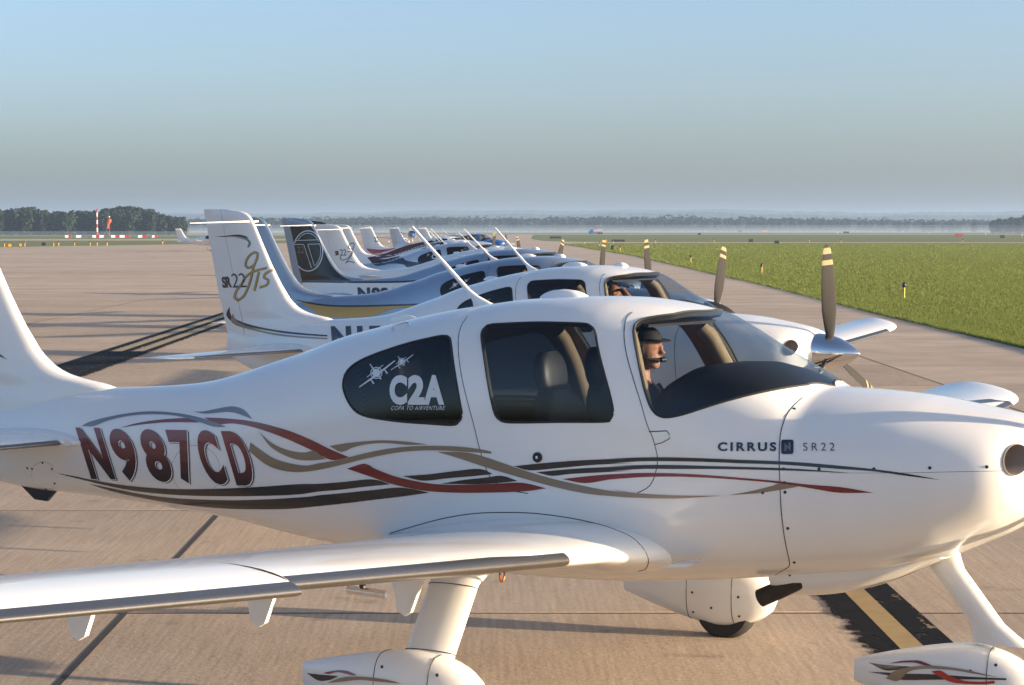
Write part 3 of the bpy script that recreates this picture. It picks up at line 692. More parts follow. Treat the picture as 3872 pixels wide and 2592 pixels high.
def sheet(name, poly, z, mat, kind='structure', parent=None):
    v, f = cdt([], [poly]); f = [t for t in f if in_poly((sum(v[i][0] for i in t) / 3, sum(v[i][1] for i in t) / 3), poly)]
    me = bpy.data.meshes.new(name); me.from_pydata([(x, y, z) for x, y in v], [], [tuple(t) for t in f])
    bm = bmesh.new(); bm.from_mesh(me)
    for fc in bm.faces:
        fc.normal_update()
        if fc.normal.z < 0: fc.normal_flip()
    bm.to_mesh(me); bm.free()
    o = obj(name, me, mat, parent)
    if parent is None and kind: o['kind'] = kind
    return o
sheet('ground', [(-3500, -60), (3500, -60), (3500, 7600), (-3500, 7600)], -.03, M['grass_ground'])
APRON = [(-140, -30), (10.7, -30), (10.6, 30), (10.55, 60), (10.95, 91), (11.0, 133), (11.07, 191), (9.9, 250), (9.3, 283), (8.2, 318), (8.2, 335), (10, 352), (16, 360), (40, 362), (300, 363), (300, 384), (40, 385), (16, 392), (10, 405), (6.5, 425), (4.9, 480), (4.8, 530), (6.5, 700), (9, 860), (-60, 860), (-52, 520), (-120, 505), (-300, 490), (-300, 432), (-110, 434), (-60, 442), (-33, 450), (-30, 372), (-53, 331), (-68, 284), (-140, 232)]
apron = sheet('apron', APRON, -.012, M['concrete_far'])
sheet('runway', [(-700, 880), (9, 880), (900, 850), (900, 985), (9, 1010), (-700, 1010)], -.012, M['concrete_far'])
# concrete slabs laid one by one near the camera
ROW = -.012                                                  # the rows of joints run almost straight ahead
def rowpt(a, y): return (a + ROW * y, y)
SLABW, SLABL = 4.72, 4.9
JX = [-2.30 + SLABW * i for i in range(-3, 3)]
slab_me = MB().box(0, SLABW - .03, 0, SLABL - .022, -.14, 0)
bmv = bmesh.new(); me0 = slab_me.mesh('slab', smooth=False); bmv.from_mesh(me0); bmesh.ops.bevel(bmv, geom=[e for e in bmv.edges if all(abs(v.co.z) < 1e-6 for v in e.verts)], offset=.006, segments=1, affect='EDGES'); bmv.to_mesh(me0); bmv.free()
Y0 = 13.357 - SLABL * 2
for i in range(len(JX)):
    for j in range(14):
        x = JX[i] + .015; y = Y0 + j * SLABL
        if x + SLABW > 11.3: continue
        o = obj('slab', me0, M['concrete'], apron); o.location = (*rowpt(x, y), random.uniform(-.0015, .0015)); o.rotation_euler = (0, 0, -ROW)
for i in range(len(JX)):
    if JX[i] > 10.5: continue
    a = rowpt(JX[i], Y0 - 2); b = rowpt(JX[i], Y0 + 14 * SLABL); w = .018
    sheet('joint_seal', [(a[0] - w, a[1]), (a[0] + w, a[1]), (b[0] + w, b[1]), (b[0] - w, b[1])], .003, M['seal'], None, apron)
for j in range(14):
    y = Y0 + j * SLABL - .011; a = rowpt(JX[0], y); b = rowpt(JX[-1] + SLABW - .1, y)
    if b[0] > 10.4: b = (10.4, b[1])
    sheet('joint_seal', [(a[0], a[1] - .014), (b[0], b[1] - .014), (b[0], b[1] + .014), (a[0], a[1] + .014)], .0022, M['seal'], None, apron)
jp = [(-60, 80), (-40, 116), (-28, 150), (-22, 176)]         # a ragged crack across the far apron
jp = [on_ground(-40, 1071), on_ground(120, 1052), on_ground(300, 1027), on_ground(430, 1008), on_ground(520, 1000), on_ground(640, 994)]
sheet('crack_seal', [(x, y - .16) for x, y in jp] + [(x, y + .16) for x, y in jp[::-1]], .004, paint('crack_tar', (.10, .07, .055), .8, 0, 0), None, apron)
def line_strip(name, a0, a1, y0, y1, z, mat, flip=False):
    p = [rowpt(a0, y0), rowpt(a1, y0), rowpt(a1, y1), rowpt(a0, y1)]; me = bpy.data.meshes.new(name); me.from_pydata([(x, y, z) for x, y in p], [], [(0, 1, 2, 3)])
    uv = me.uv_layers.new(name='UVMap')
    for i, (a, b) in enumerate(((0, 0), (1, 0), (1, 1), (0, 1))): uv.data[i].uv = (1 - a if flip else a, b)
    return obj(name, me, mat, apron)
line_strip('taxi_line', 2.395, 2.545, 4, 72, .0085, M['line_yellow'])
line_strip('line_border', 2.54, 2.745, 4, 72, .0075, M['line_black2']); line_strip('line_border', 2.19, 2.40, 4, 72, .0072, M['line_black'], True)
line_strip('line_border', -7.66, -7.46, 4, 150, .0085, M['line_black']); line_strip('line_border', -7.24, -7.04, 4, 150, .0085, M['line_black']); line_strip('line_border', -6.82, -6.62, 4, 150, .0085, M['line_black'])
line_strip('taxi_line', -7.46, -7.24, 4, 150, .008, M['line_pale']); line_strip('taxi_line', -7.04, -6.82, 4, 150, .008, M['line_pale'])
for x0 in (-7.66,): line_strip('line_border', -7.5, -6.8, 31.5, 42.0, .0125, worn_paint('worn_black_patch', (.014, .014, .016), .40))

# grass blades along the near edge
def grass():
    rng = np.random.default_rng(3); V = []; F = []
    n = 0; edge = lambda y: float(np.interp(y, [30, 60, 91, 133, 191, 250, 283, 318, 340], [10.6, 10.55, 10.95, 11.0, 11.07, 9.9, 9.3, 8.2, 8.6]))
    while n < 220000:
        y = 41 + 300 * rng.random() ** 2.2; x0 = edge(y) - .10; x1 = .2413 * y + 1.6
        if x1 < x0: continue
        x = x0 + (x1 - x0) * rng.random()
        if rng.random() < .06: x = x0 + rng.random() * .35
        h = rng.uniform(.02, .07) * min(1.5, .8 + y / 200) * (1.25 if x < x0 + .5 else 1); w = .008 + .00026 * y; a = rng.random() * PI; lx, ly = rng.normal(0, .045, 2)
        b = len(V); c, s = math.cos(a) * w, math.sin(a) * w
        V += [(x - c, y - s, -.03), (x + c, y + s, -.03), (x + lx, y + ly, h)]; F.append((b, b + 1, b + 2)); n += 1
    me = bpy.data.meshes.new('grass'); me.from_pydata(V, [], F); return me
def leaf_mat(name, c1, c2, var=.5, trans=.35):
    m, t, b = new_mat(name); b.inputs['Roughness'].default_value = .7; b.inputs['Specular IOR Level'].default_value = .2
    gi = t.nodes.new('ShaderNodeNewGeometry'); mx = t.nodes.new('ShaderNodeMix'); mx.data_type = 'RGBA'
    mx.inputs['A'].default_value = (*c1, 1); mx.inputs['B'].default_value = (*c2, 1); t.links.new(gi.outputs['Random Per Island'], mx.inputs['Factor']); t.links.new(mx.outputs['Result'], b.inputs['Base Color'])
    tl = t.nodes.new('ShaderNodeBsdfTranslucent'); ms = t.nodes.new('ShaderNodeMixShader'); ms.inputs[0].default_value = trans
    t.links.new(mx.outputs['Result'], tl.inputs['Color']); out = t.nodes['Material Output']
    t.links.new(b.outputs[0], ms.inputs[1]); t.links.new(tl.outputs[0], ms.inputs[2]); t.links.new(ms.outputs[0], out.inputs['Surface']); return m
M['grass'] = leaf_mat('grass_blades', (.135, .18, .04), (.185, .22, .062), trans=.5)
g = obj('grass', grass(), M['grass']); tag(g, 'short green grass along the edge of the taxiway', 'grass', kind='stuff')
M['leaf'] = [leaf_mat('foliage_a', (.006, .018, .010), (.018, .038, .018), trans=.15), leaf_mat('foliage_b', (.008, .022, .010), (.028, .046, .018), trans=.15), leaf_mat('foliage_c', (.005, .015, .009), (.016, .034, .016), trans=.15)]

# trees
def crown_mesh(seed, H, R, nb, nl, leaf):
    rng = np.random.default_rng(seed); V = []; F = []
    for i in range(nb):
        t = rng.random(); z = H * (.06 + .90 * t); rr = R * math.sin(PI * (.10 + .84 * t) ** .8) ** .55 * (.45 + .55 * rng.random()); a = rng.random() * 2 * PI
        c = np.array([rr * math.cos(a) * .8, rr * math.sin(a) * .8, z]); br = R * rng.uniform(.22, .42)
        for j in range(nl):
            d = rng.normal(size=3); d /= np.linalg.norm(d); p = c + d * br * rng.uniform(.6, 1.05) * np.array([1, 1, .8])
            u = np.cross(d, rng.normal(size=3)); u /= np.linalg.norm(u); w = np.cross(d, u); s = leaf * rng.uniform(.6, 1.3); b = len(V)
            V += [tuple(p - u * s), tuple(p + w * s * .6), tuple(p + u * s), tuple(p - w * s * .6)]; F.append((b, b + 1, b + 2, b + 3))
    me = bpy.data.meshes.new('crown'); me.from_pydata(V, [], F); return me
def trunk_mesh(H, r):
    b = MB().tube([(0, 0, -.3), (0, 0, H * .15), (.1, .05, H * .4), (.05, .1, H * .7)], [r, r * .8, r * .6, r * .25], 7)
    for a in (0.3, 2.2, 4.1): b.tube([(.03, .02, H * .28), (H * .12 * math.cos(a), H * .12 * math.sin(a), H * .45), (H * .2 * math.cos(a), H * .2 * math.sin(a), H * .62)], [r * .5, r * .35, r * .12], 5)
    return b.mesh('trunk')
TREES = [(crown_mesh(i, 12, r, 60, 26, .62), trunk_mesh(12, .28)) for i, r in enumerate((3.6, 4.2, 3.2, 4.8))]
def tree(x, y, h, kind, label, group, matk, wx=1.0):
    r = empty('tree', (x, y, -.03), random.random() * 6.28, (h / 12 * wx, h / 12 * wx, h / 12)); tag(r, label, 'tree', group)
    obj('crown', TREES[kind][0], M['leaf'][matk], r); obj('trunk', TREES[kind][1], M['bark'], r)
# left wood, about 850 m away: outline of its tops read along the picture
topx = [0, 60, 100, 140, 180, 215, 250, 290, 330, 370, 420, 450, 480, 505, 540, 570, 600, 625, 650, 680]
topy = [790, 787, 784, 788, 800, 798, 800, 795, 798, 793, 787, 783, 776, 782, 786, 797, 803, 812, 815, 822]
u = -30; q = 0
while u < 672:
    for row in range(2):
        Y = 840 + row * 22 + random.uniform(-8, 8); v = np.interp(u, topx, topy) + random.uniform(-2, 5) + row * 3
        h = (866 - v) / FPX * Y + CAMH
        tree(at_dist(u + random.uniform(-9, 9) + row * 14, Y), Y, h, q % 4, 'broadleaf tree in the dark wood behind the windsock', 'trees of the wood behind the windsock', q % 3, random.uniform(.85, 1.1)); q += 1
    u += random.uniform(24, 36)
for (u, vt, Y, k) in ((3398, 845, 1500, 0), (3423, 847, 1500, 1), (3491, 842, 1480, 2), (3510, 845, 1500, 0), (3524, 843, 1490, 1), (3562, 852, 1500, 2), (3595, 843, 1480, 3), (3624, 848, 1500, 1), (3681, 839, 1460, 0)):
    h = (866 - vt) / FPX * Y + CAMH; tree(at_dist(u, Y), Y, h, k, 'small lone tree standing in the mist beyond the runway', 'lone trees in the mist beyond the runway', k % 3, 1.25)
for (u, vt, Y, k) in ((3752, 833, 1250, 0), (3775, 828, 1240, 1), (3800, 829, 1260, 2), (3825, 824, 1245, 3), (3850, 822, 1235, 0), (3876, 816, 1250, 1), (3905, 812, 1250, 2)):
    h = (866 - vt) / FPX * Y + CAMH; tree(at_dist(u, Y), Y, h, k, 'tree in the dark clump at the end of the mist bank', 'trees of the dark clump by the mist bank', k % 3, 1.2)
def far_wood(name, x0u, x1u, Y, tops, seed, leaf, nper, rows, step):
    rng = np.random.default_rng(seed); V = []; F = []
    for row in range(rows):
        u = x0u
        while u < x1u:
            Yr = Y + row * 35 + rng.uniform(-15, 15); x = at_dist(u, Yr); v = np.interp(u, *tops) + rng.uniform(-4, 6) + (rows - 1 - row) * 5; H = (866 - v) / FPX * Yr + CAMH; R = H * rng.uniform(.34, .5)
            for j in range(nper):
                d = rng.normal(size=3); d /= np.linalg.norm(d); p = np.array([x, Yr, H * .46]) + d * np.array([R * 1.25, R * 1.25, H * .52]) * rng.uniform(.75, 1.0); p += rng.normal(0, .35, 3)
                if p[2] > H: p[2] = H - rng.random()
                uu = np.cross(d, rng.normal(size=3)); uu /= np.linalg.norm(uu); w = np.cross(d, uu); s = leaf * rng.uniform(.6, 1.3); b = len(V)
                V += [tuple(p - uu * s), tuple(p + w * s * .7), tuple(p + uu * s), tuple(p - w * s * .7)]; F.append((b, b + 1, b + 2, b + 3))
            u += step * rng.uniform(.6, 1.3)
    me = bpy.data.meshes.new(name); me.from_pydata(V, [], F); return me
tw = ([300, 700, 1000, 1300, 1500, 1900, 2100, 2300, 2450, 2570, 2700, 3000, 3300, 3600, 3900], [822, 822, 820, 818, 816, 818, 816, 814, 818, 811, 817, 819, 826, 829, 824])
w1 = obj('far_woodland', far_wood('far_woodland', 330, 3990, 1850, tw, 5, 1.7, 64, 3, 24), M['leaf'][0]); tag(w1, 'long hazy belt of woodland across the far side of the airfield', 'woodland', kind='stuff')
def hills():
    rng = np.random.default_rng(9); V = []; F = []; us = np.linspace(-400, 4300, 330)
    for layer, (Y, base, amp) in enumerate(((4300, 812, 5), (5600, 803, 5))):
        o = len(V); ph = rng.random(6) * 6
        prof = [base + amp * (math.sin(u / 420 + ph[0]) + .6 * math.sin(u / 170 + ph[1]) + .35 * math.sin(u / 60 + ph[2])) + rng.uniform(-2.2, 2.2) - (6 * math.exp(-((u - 3000) / 900) ** 2) if layer else 0) for u in us]
        for u, p in zip(us, prof):
            h = (866 - p) / FPX * Y + CAMH; x = at_dist(u, Y); V += [(x * .97, Y - 500, -1), (x * .985, Y - 160, h * .55), (x, Y, h), (x * 1.03, Y + 400, h * .8)]
        for i in range(len(us) - 1):
            for j in range(3): a = o + i * 4 + j; F.append((a, a + 4, a + 5, a + 1))
    me = bpy.data.meshes.new('hills'); me.from_pydata(V, [], F); return me
hl = obj('hills', hills(), ground_mat('wooded_hills', (.035, .055, .025), (.06, .08, .035), s1=.01, s2=.06, bump=.0)); hl['kind'] = 'structure'

# ------------------------------------------------------------------ aircraft: assembly
GROUP = 'light aircraft lined up on the apron'
def part(name, key, mat, parent, loc=None, rot=None):
    return obj(name, MESH[key] if isinstance(key, str) else key, mat, parent, loc, rot)
def roof_z(s): return float(np.interp(s, SQ, ZT))
def aircraft(pose, label, body, fin=None, spin='chrome', blade=90, pucks=1, near=True, cabin=True, wing=None, group=GROUP):
    X, Y, yaw, zs = pose
    root = empty('light_aircraft', (X, Y, 0), -yaw, (1, 1, zs)); tag(root, label, 'airplane', group)
    B = M[body]; FN = M[fin or body]; WG = M[wing or 'white']
    fu = part('fuselage', 'fuselage', B, root)
    part('air_intake', 'duct_r', M['duct'], fu); part('air_intake', 'duct_l', M['duct'], fu)
    ws = part('windshield', 'windshield', M['glass_clear'], root); part('window_seal', 'seal_ws', M['rubber'], ws)
    for sd in 'rl':
        w = part('door_window', 'door_window_' + sd, M['glass_tint'], root); part('window_seal', 'seal_door_' + sd, M['rubber'], w)
        w = part('rear_window', 'rear_window_' + sd, M['glass_dark'], root); part('window_seal', 'seal_rear_' + sd, M['rubber'], w)
    part('cabin_lining', 'lining', M['lining'], root); part('window_reveal', 'reveal', M['rubber'], root); part('cabin_floor', 'floor', M['leather'], root); part('glareshield', 'glare', M['plastic'], root)
    if cabin:
        for s0, y in ((2.80, -.28), (2.80, .28), (3.72, -.25), (3.72, .25)): part('seat', 'seat', M['leather'], root, (4 - s0, y, 0))
        part('sun_visor', 'visor', M['plastic'], root); part('pillar', 'pillar_a', M['lining'], root); part('pillar', 'pillar_b', M['lining'], root)
    fn = part('fin', 'fin', FN, root); part('rudder', 'rudder', FN, root); part('nav_antenna', 'whisker', M['outline'], fn)
    for sd, sg in (('r', -1), ('l', 1)):
        w = part('wing', 'wing_' + sd, WG, root); part('leading_edge_panel', 'le_in_' + sd, M['steel'], w); part('leading_edge_panel', 'le_out_' + sd, M['steel'], w)
        if near:
            for y in (1.3, 2.47, 3.63, 4.8): part('hinge_bracket', 'hinge', WG, w, L3(3.2, y * sg, .773 + (y - 1.3) * .109), (0, 0, 0))
            part('tie_down_ring', 'ring', M['copper'], w, L3(2.72, 1.22 * sg, wing_z(1.22) - .07))
            if sg < 0:
                pt = part('pitot_mast', 'pitot', M['plastic'], w, L3(2.8, 2.32 * sg, .905)); part('pitot_tube', 'pitot_tube', M['chrome'], pt)
        h = part('stabilizer', 'stab_' + sd, WG, root); part('leading_edge_panel', 'stab_le_' + sd, M['steel'], h); part('root_fairing', 'stab_fair_' + sd, B, h)
        g_ = part('gear_strut', 'strut_' + sd, WG, root)
        p = part('wheel_fairing', 'pant', WG, root, L3(MW[0], MW[1] * sg, 0)); part('tyre', 'tyre', M['rubber'], p)
        if near:
            part('collar_seam', 'strut_loop_a_' + sd, M['seam'], g_); part('collar_seam', 'strut_loop_b_' + sd, M['seam'], g_); part('fairing_seam', 'pant_seam', M['seam'], p); part('fairing_seam', 'pant_seam2', M['seam'], p)
            for x0, z0 in ((.13, .40), (.13, .30), (.13, .17), (-.19, .40), (-.19, .28), (-.19, .18), (-.05, .22)): part('screw', 'rivet', M['dark_metal'], p, pant_screw(MESH['pant'], x0, z0))
    part('nose_gear_strut', 'nose_strut', WG, root); p = part('wheel_fairing', 'nose_pant', WG, root, L3(NWS, 0, 0)); part('tyre', 'nose_tyre', M['rubber'], p)
    if near:
        part('fairing_seam', 'npant_seam', M['seam'], p)
        for x0, z0 in ((.10, .38), (.10, .25), (.0, .30), (-.02, .31)): part('screw', 'rivet', M['dark_metal'], p, pant_screw(MESH['nose_pant'], x0, z0))
    part('spinner', 'spinner', M[spin], root)
    for i in range(3):
        a = math.radians(blade + 120 * i)                    # 0 = level towards the left wing, 90 = straight up
        bl = part('propeller_blade', 'blade', M['blade'], root, L3(.29, 0, SPZ), (a - PI / 2, 0, 0))
        part('tip_band', 'band1', M['tip_yellow'], bl); part('tip_band', 'band2', M['tip_yellow'], bl)
    part('antenna_mast', 'antenna', M['outline'], root, L3(3.50, 0, roof_z(3.50)))
    if near:
        part('roof_antenna', 'puck', M['outline'], root, L3(3.055, 0, roof_z(3.055)))
        if pucks > 1: part('roof_antenna', 'puck2', M['outline'], root, L3(2.60, .10, roof_z(2.60)))
        part('roof_antenna', 'blade_ant', M['outline'], root, L3(4.05, .02, roof_z(4.05)), (0, .15, 0))
        part('exhaust_pipe', 'exhaust', M['exhaust'], root); part('exhaust_fairing', 'chin', B, root)
        part('vent_blade', 'step', B, root); part('tail_tie_down', 'skid', M['plastic'], root)
    else: part('roof_antenna', 'puck', M['outline'], root, L3(3.055, 0, roof_z(3.055)))
    return root, fu, fn
for (ft, Y, yaw, zs) in ((1807, 51, .452, .962), (1693, 57.5, .452, 1.0), (1668, 77, .45, .98), (1651, 108, .45, .985), (1700, 138, .45, .99), (1775, 165, .45, .98)):
    Yf = Y - .5 * math.sin(yaw); POSE.append((at_dist(ft, Yf) - .5 * math.cos(yaw), Y, yaw, zs))
LAB = ['white aircraft with red, tan and black swoosh stripes and the registration N987CD',
       'white aircraft with chrome spinner and gold script on its white fin',
       'silver-blue aircraft with a gold band under its tail and a black spinner',
       'silver aircraft with a black fin bearing a circled letter emblem',
       'aircraft with a plain white fin marked with grey script, behind the black circled fin',
       'silver aircraft with a dark angular band sweeping under its rear window',
       'white aircraft with a dark red band along its cabin windows',
       'white aircraft with a bright red band under its tail',
       'pale silver aircraft with a grey fin, beyond the red-banded one',
       'blue aircraft farthest along the row of parked aircraft']
P1, P1f, P1fin = aircraft(POSE[0], LAB[0], 'white', blade=0)
P1.rotation_euler.x = -.009
P2, P2f, P2fin = aircraft(POSE[1], LAB[1], 'white', blade=95, pucks=2)
P2.rotation_euler.x = .009                                   # settled slightly to one side
P3, P3f, P3fin = aircraft(POSE[2], LAB[2], 'silver', spin='plastic', blade=70, pucks=2)
P4, P4f, P4fin = aircraft(POSE[3], LAB[3], 'silver', blade=100, pucks=2)
P5, P5f, P5fin = aircraft(POSE[4], LAB[4], 'white', blade=80)
P6, P6f, P6fin = aircraft(POSE[5], LAB[5], 'silver2', 'navy', blade=60)
P7, P7f, P7fin = aircraft(POSE[6], LAB[6], 'white', blade=110, near=False)
P8, P8f, P8fin = aircraft(POSE[7], LAB[7], 'white', blade=85, near=False)
P9, P9f, P9fin = aircraft(POSE[8], LAB[8], 'silver2', blade=75, near=False, wing='silver2')
P10, P10f, P10fin = aircraft(POSE[9], LAB[9], 'blue', 'white', blade=100, near=False)
aircraft((-33.0, 231, .32, .94), 'white aircraft taxiing alone across the apron near the grass strip', 'white', blade=90, near=False, group=None)
aircraft((-18.9, 352, 1.42, .97), 'white aircraft taxiing nose-on towards the parked row', 'white', blade=30, near=False, group=None)
aircraft((-18.6, 392, 1.45, 1.0), 'blue and white aircraft following nose-on behind the taxiing white one', 'blue', 'white', blade=50, near=False, wing='white', group=None)

# ------------------------------------------------------------------ markings
def deco(parent, me, mat, name='stripe'): return obj(name, me, mat, parent)
def stripe(k, parent, px, mat, off=.0022, name='stripe'): return deco(parent, patch(trace(k, px), off, name), M[mat], name)
Z1p = Z1; S = lambda px, mat, off=.0022: stripe(0, P1f, px, mat, off)
S(Z1((435, 875), (470, 855), (560, 830), (660, 810), (760, 798), (850, 797), (940, 805), (1020, 818), (1100, 838), (1170, 862), (1215, 882), (1150, 880), (1100, 865), (1020, 838), (940, 820), (850, 812), (760, 813), (660, 825), (560, 850), (500, 875)), 'grey_stripe', .003)
S(Z1((1035, 797), (1090, 797), (1150, 785), (1220, 772), (1265, 772), (1310, 790), (1355, 840), (1310, 822), (1260, 805), (1210, 800), (1130, 808), (1085, 808)), 'grey_stripe')
S(Z1((640, 885), (720, 862), (820, 845), (920, 836), (990, 833), (1030, 840), (1070, 857), (990, 855), (900, 855), (800, 862), (720, 872)), 'red')
S(Z1((1095, 830), (1180, 833), (1270, 840), (1350, 850), (1440, 870), (1560, 905), (1680, 955), (1770, 1000)) + Z2((165, 1045), (70, 1060)) + Z1((1680, 1010), (1560, 955), (1460, 915), (1350, 880), (1250, 862), (1165, 865)), 'red')
S(Z2((250, 1080), (300, 1105), (400, 1145), (500, 1170), (600, 1188), (700, 1195), (800, 1195), (950, 1190), (1100, 1185), (1230, 1215), (1100, 1232), (900, 1238), (750, 1238), (600, 1230), (480, 1210), (380, 1185), (280, 1150), (155, 1107)), 'red', .003)
S(Z2((1315, 1165), (1500, 1145), (1700, 1133)) + Z3((0, 963), (150, 958), (300, 960), (450, 968), (600, 980), (780, 996), (900, 1010), (1060, 1023), (1205, 1048), (1050, 1048), (950, 1033), (780, 1006), (600, 990), (450, 980), (300, 975), (150, 977), (0, 990)) + Z2((1700, 1157), (1570, 1168), (1440, 1187)), 'red')
S(Z1((1390, 905), (1430, 945), (1480, 980), (1560, 1010), (1640, 1020), (1690, 1010), (1750, 1055), (1680, 1062), (1600, 1058), (1520, 1030), (1450, 985)), 'tan')
S(Z1((1345, 965), (1400, 1005), (1470, 1050), (1560, 1078), (1650, 1090)) + Z2((0, 1078), (100, 1062), (250, 1025), (380, 1000), (500, 988), (620, 985), (760, 990), (880, 1005), (935, 1018), (930, 1028), (800, 1018), (650, 1010), (520, 1012), (400, 1025), (250, 1055), (130, 1085), (0, 1113)) + Z1((1600, 1125), (1500, 1112), (1420, 1078), (1337, 1010)), 'tan', .003)
S(Z2((60, 985), (150, 970), (250, 960), (350, 955), (480, 963), (590, 978), (480, 980), (350, 970), (250, 978), (180, 995), (125, 1018)), 'tan')
S(Z2((640, 1018), (780, 1020), (880, 1040), (1000, 1080), (1100, 1115), (1250, 1160), (1400, 1195), (1550, 1225), (1700, 1240)) + Z3((0, 1030), (100, 1048), (300, 1060), (515, 1062), (300, 1074), (100, 1070), (0, 1063)) + Z2((1700, 1262), (1500, 1250), (1350, 1225), (1200, 1188), (1050, 1145), (900, 1100), (750, 1050)), 'tan', .003)
S(Z3((545, 1060), (650, 1040), (750, 1015), (780, 1005), (865, 1020), (780, 1035), (680, 1050)), 'tan')
S(Z1((300, 1128), (400, 1145), (520, 1170), (680, 1195), (850, 1210), (1000, 1215), (1200, 1212), (1400, 1203), (1600, 1190)) + Z2((0, 1188), (140, 1178), (290, 1165), (390, 1192), (250, 1205), (120, 1220), (0, 1230)) + Z1((1600, 1245), (1400, 1252), (1200, 1253), (1000, 1248), (850, 1238), (700, 1220), (560, 1192), (420, 1158)), 'black')
S(Z1((475, 1185), (600, 1210), (750, 1240), (900, 1260), (1050, 1270), (1250, 1275), (1450, 1270), (1650, 1258)) + Z2((0, 1250), (140, 1238), (300, 1222), (450, 1210), (600, 1237), (450, 1258), (300, 1275), (150, 1293), (0, 1308)) + Z1((1550, 1322), (1350, 1323), (1200, 1318), (1050, 1305), (900, 1285), (750, 1258), (600, 1225)), 'black')
S(Z2((455, 1148), (600, 1138), (730, 1122), (870, 1110), (940, 1138), (850, 1148), (700, 1160), (565, 1173)), 'black')
S(Z2((660, 1190), (780, 1170), (900, 1157), (990, 1147), (1075, 1175), (980, 1185), (850, 1192)), 'black')
S(Z2((1055, 1095), (1200, 1080), (1350, 1068), (1500, 1060), (1700, 1053)) + Z3((0, 893), (150, 887), (300, 887), (450, 892), (600, 898), (780, 905), (900, 912), (1050, 925), (1200, 940), (1350, 960), (1515, 990), (1350, 970), (1200, 950), (1050, 940), (900, 928), (780, 920), (600, 914), (450, 908), (300, 905), (150, 905), (0, 915)) + Z2((1700, 1080), (1500, 1088), (1300, 1105), (1140, 1118)), 'black')
S(Z2((1175, 1128), (1350, 1112), (1500, 1103), (1700, 1097)) + Z3((0, 928), (150, 922), (300, 922), (450, 926), (600, 930), (780, 936), (900, 942), (1100, 958), (900, 950), (780, 946), (600, 942), (450, 940), (300, 940), (150, 940), (0, 950)) + Z2((1700, 1120), (1500, 1130), (1350, 1138), (1260, 1148)), 'black')
SEAMS = []
def seam(px, closed=False, r=.0026, parent=None):
    me = seam_mesh(trace(0, px, closed), r); SEAMS.append(me); return obj('seam', me, M['seam'], parent or P1f)
seam(Z2((800, 285), (775, 320), (758, 360), (750, 420), (755, 520), (775, 640), (805, 760), (840, 890), (870, 1010), (900, 1100), (930, 1160), (965, 1192), (1030, 1225), (1130, 1243)))
seam(Z2((1720, 1240), (1770, 1215), (1800, 1180), (1820, 1120), (1828, 1070), (1822, 1020), (1800, 940), (1770, 870), (1735, 750), (1700, 640), (1660, 500), (1645, 400), (1647, 340), (1660, 290), (1690, 262)))
seam(Z3((880, 612), (840, 650), (810, 690), (790, 740), (778, 800), (775, 900), (778, 1000), (785, 1130), (800, 1250), (825, 1370), (820, 1385), (740, 1430)), r=.003)
seam(Z3((1000, 958), (1300, 958), (1600, 952), (1800, 948)), r=.0012)
seam(Z3((180, 770), (262, 766), (272, 780), (275, 800), (240, 820), (205, 829)), r=.003)
seam(Z1((1045, 980), (990, 990), (945, 1030), (920, 1090), (930, 1160), (965, 1220), (1010, 1245)), r=.0014); seam(Z1((1045, 980), (1110, 995), (1160, 1040), (1180, 1110), (1170, 1180), (1130, 1230), (1090, 1250)), r=.0014)
seam(Z1((235, 1065), (180, 1085), (165, 1140), (185, 1190), (240, 1215), (285, 1200), (300, 1150), (285, 1095), (235, 1065)), r=.0014)
for f_ in (P2f, P3f, P4f):
    for me in SEAMS[:3]: obj('seam', me, M['seam'], f_)
for x, y in ((142, 1100), (168, 1104), (224, 1072), (275, 1105), (289, 1182), (243, 1212)):
    s, t = hit(0, *Z1((x, y))[0]); p, n = surf_n(np.array([s]), np.array([t])); obj('screw', MESH['rivet'], M['dark_metal'], P1f, L3(*p[:, 0]))
for x, y in ((795, 940), (957, 940), (1207, 940), (1462, 935), (1722, 930), (800, 1003), (700, 1048), (802, 1046), (815, 1210), (845, 1363), (825, 1420), (842, 665)):
    s, t = hit(0, *Z3((x, y))[0]); p, n = surf_n(np.array([s]), np.array([t])); obj('screw', MESH['rivet'], M['dark_metal'], P1f, L3(*p[:, 0]))
s, t = hit(0, *Z2((1182, 1048))[0]); p, n = surf_n(np.array([s]), np.array([t])); kn = obj('door_lock', MESH['knob'], M['rubber'], P1, L3(*p[:, 0])); obj('lock_core', MESH['knob_c'], M['chrome'], kn)
s, t = hit(0, *Z2((448, 352))[0]); p, n = surf_n(np.array([s]), np.array([t])); hd = obj('grab_handle', MESH['handle'], M['chrome'], P1, L3(p[0][0], p[1][0], p[2][0]), (math.radians(35), math.radians(-13), 0))
def islands(me):
    bm = bmesh.new(); bm.from_mesh(me); bm.verts.ensure_lookup_table(); seen = set(); out = []
    for v in bm.verts:
        if v.index in seen: continue
        st = [v]; grp = []; seen.add(v.index)
        while st:
            a = st.pop(); grp.append(a.index)
            for e in a.link_edges:
                b = e.other_vert(a)
                if b.index not in seen: seen.add(b.index); st.append(b)
        g = set(grp); ix = {j: n for n, j in enumerate(grp)}; m = bpy.data.meshes.new('lettering')
        m.from_pydata([tuple(bm.verts[j].co) for j in grp], [], [[ix[w.index] for w in f.verts] for f in bm.faces if f.verts[0].index in g]); out.append(m)
    bm.free(); return out
def lettering(k, parent, txt, q, mat, off=.004, bold=0.0, spacing=1.0, nx=14, ny=4, where='fus'):
    for m in islands(text_decal(k, txt, q, off, bold, spacing, nx, ny, where)): obj('lettering', m, M[mat], parent)
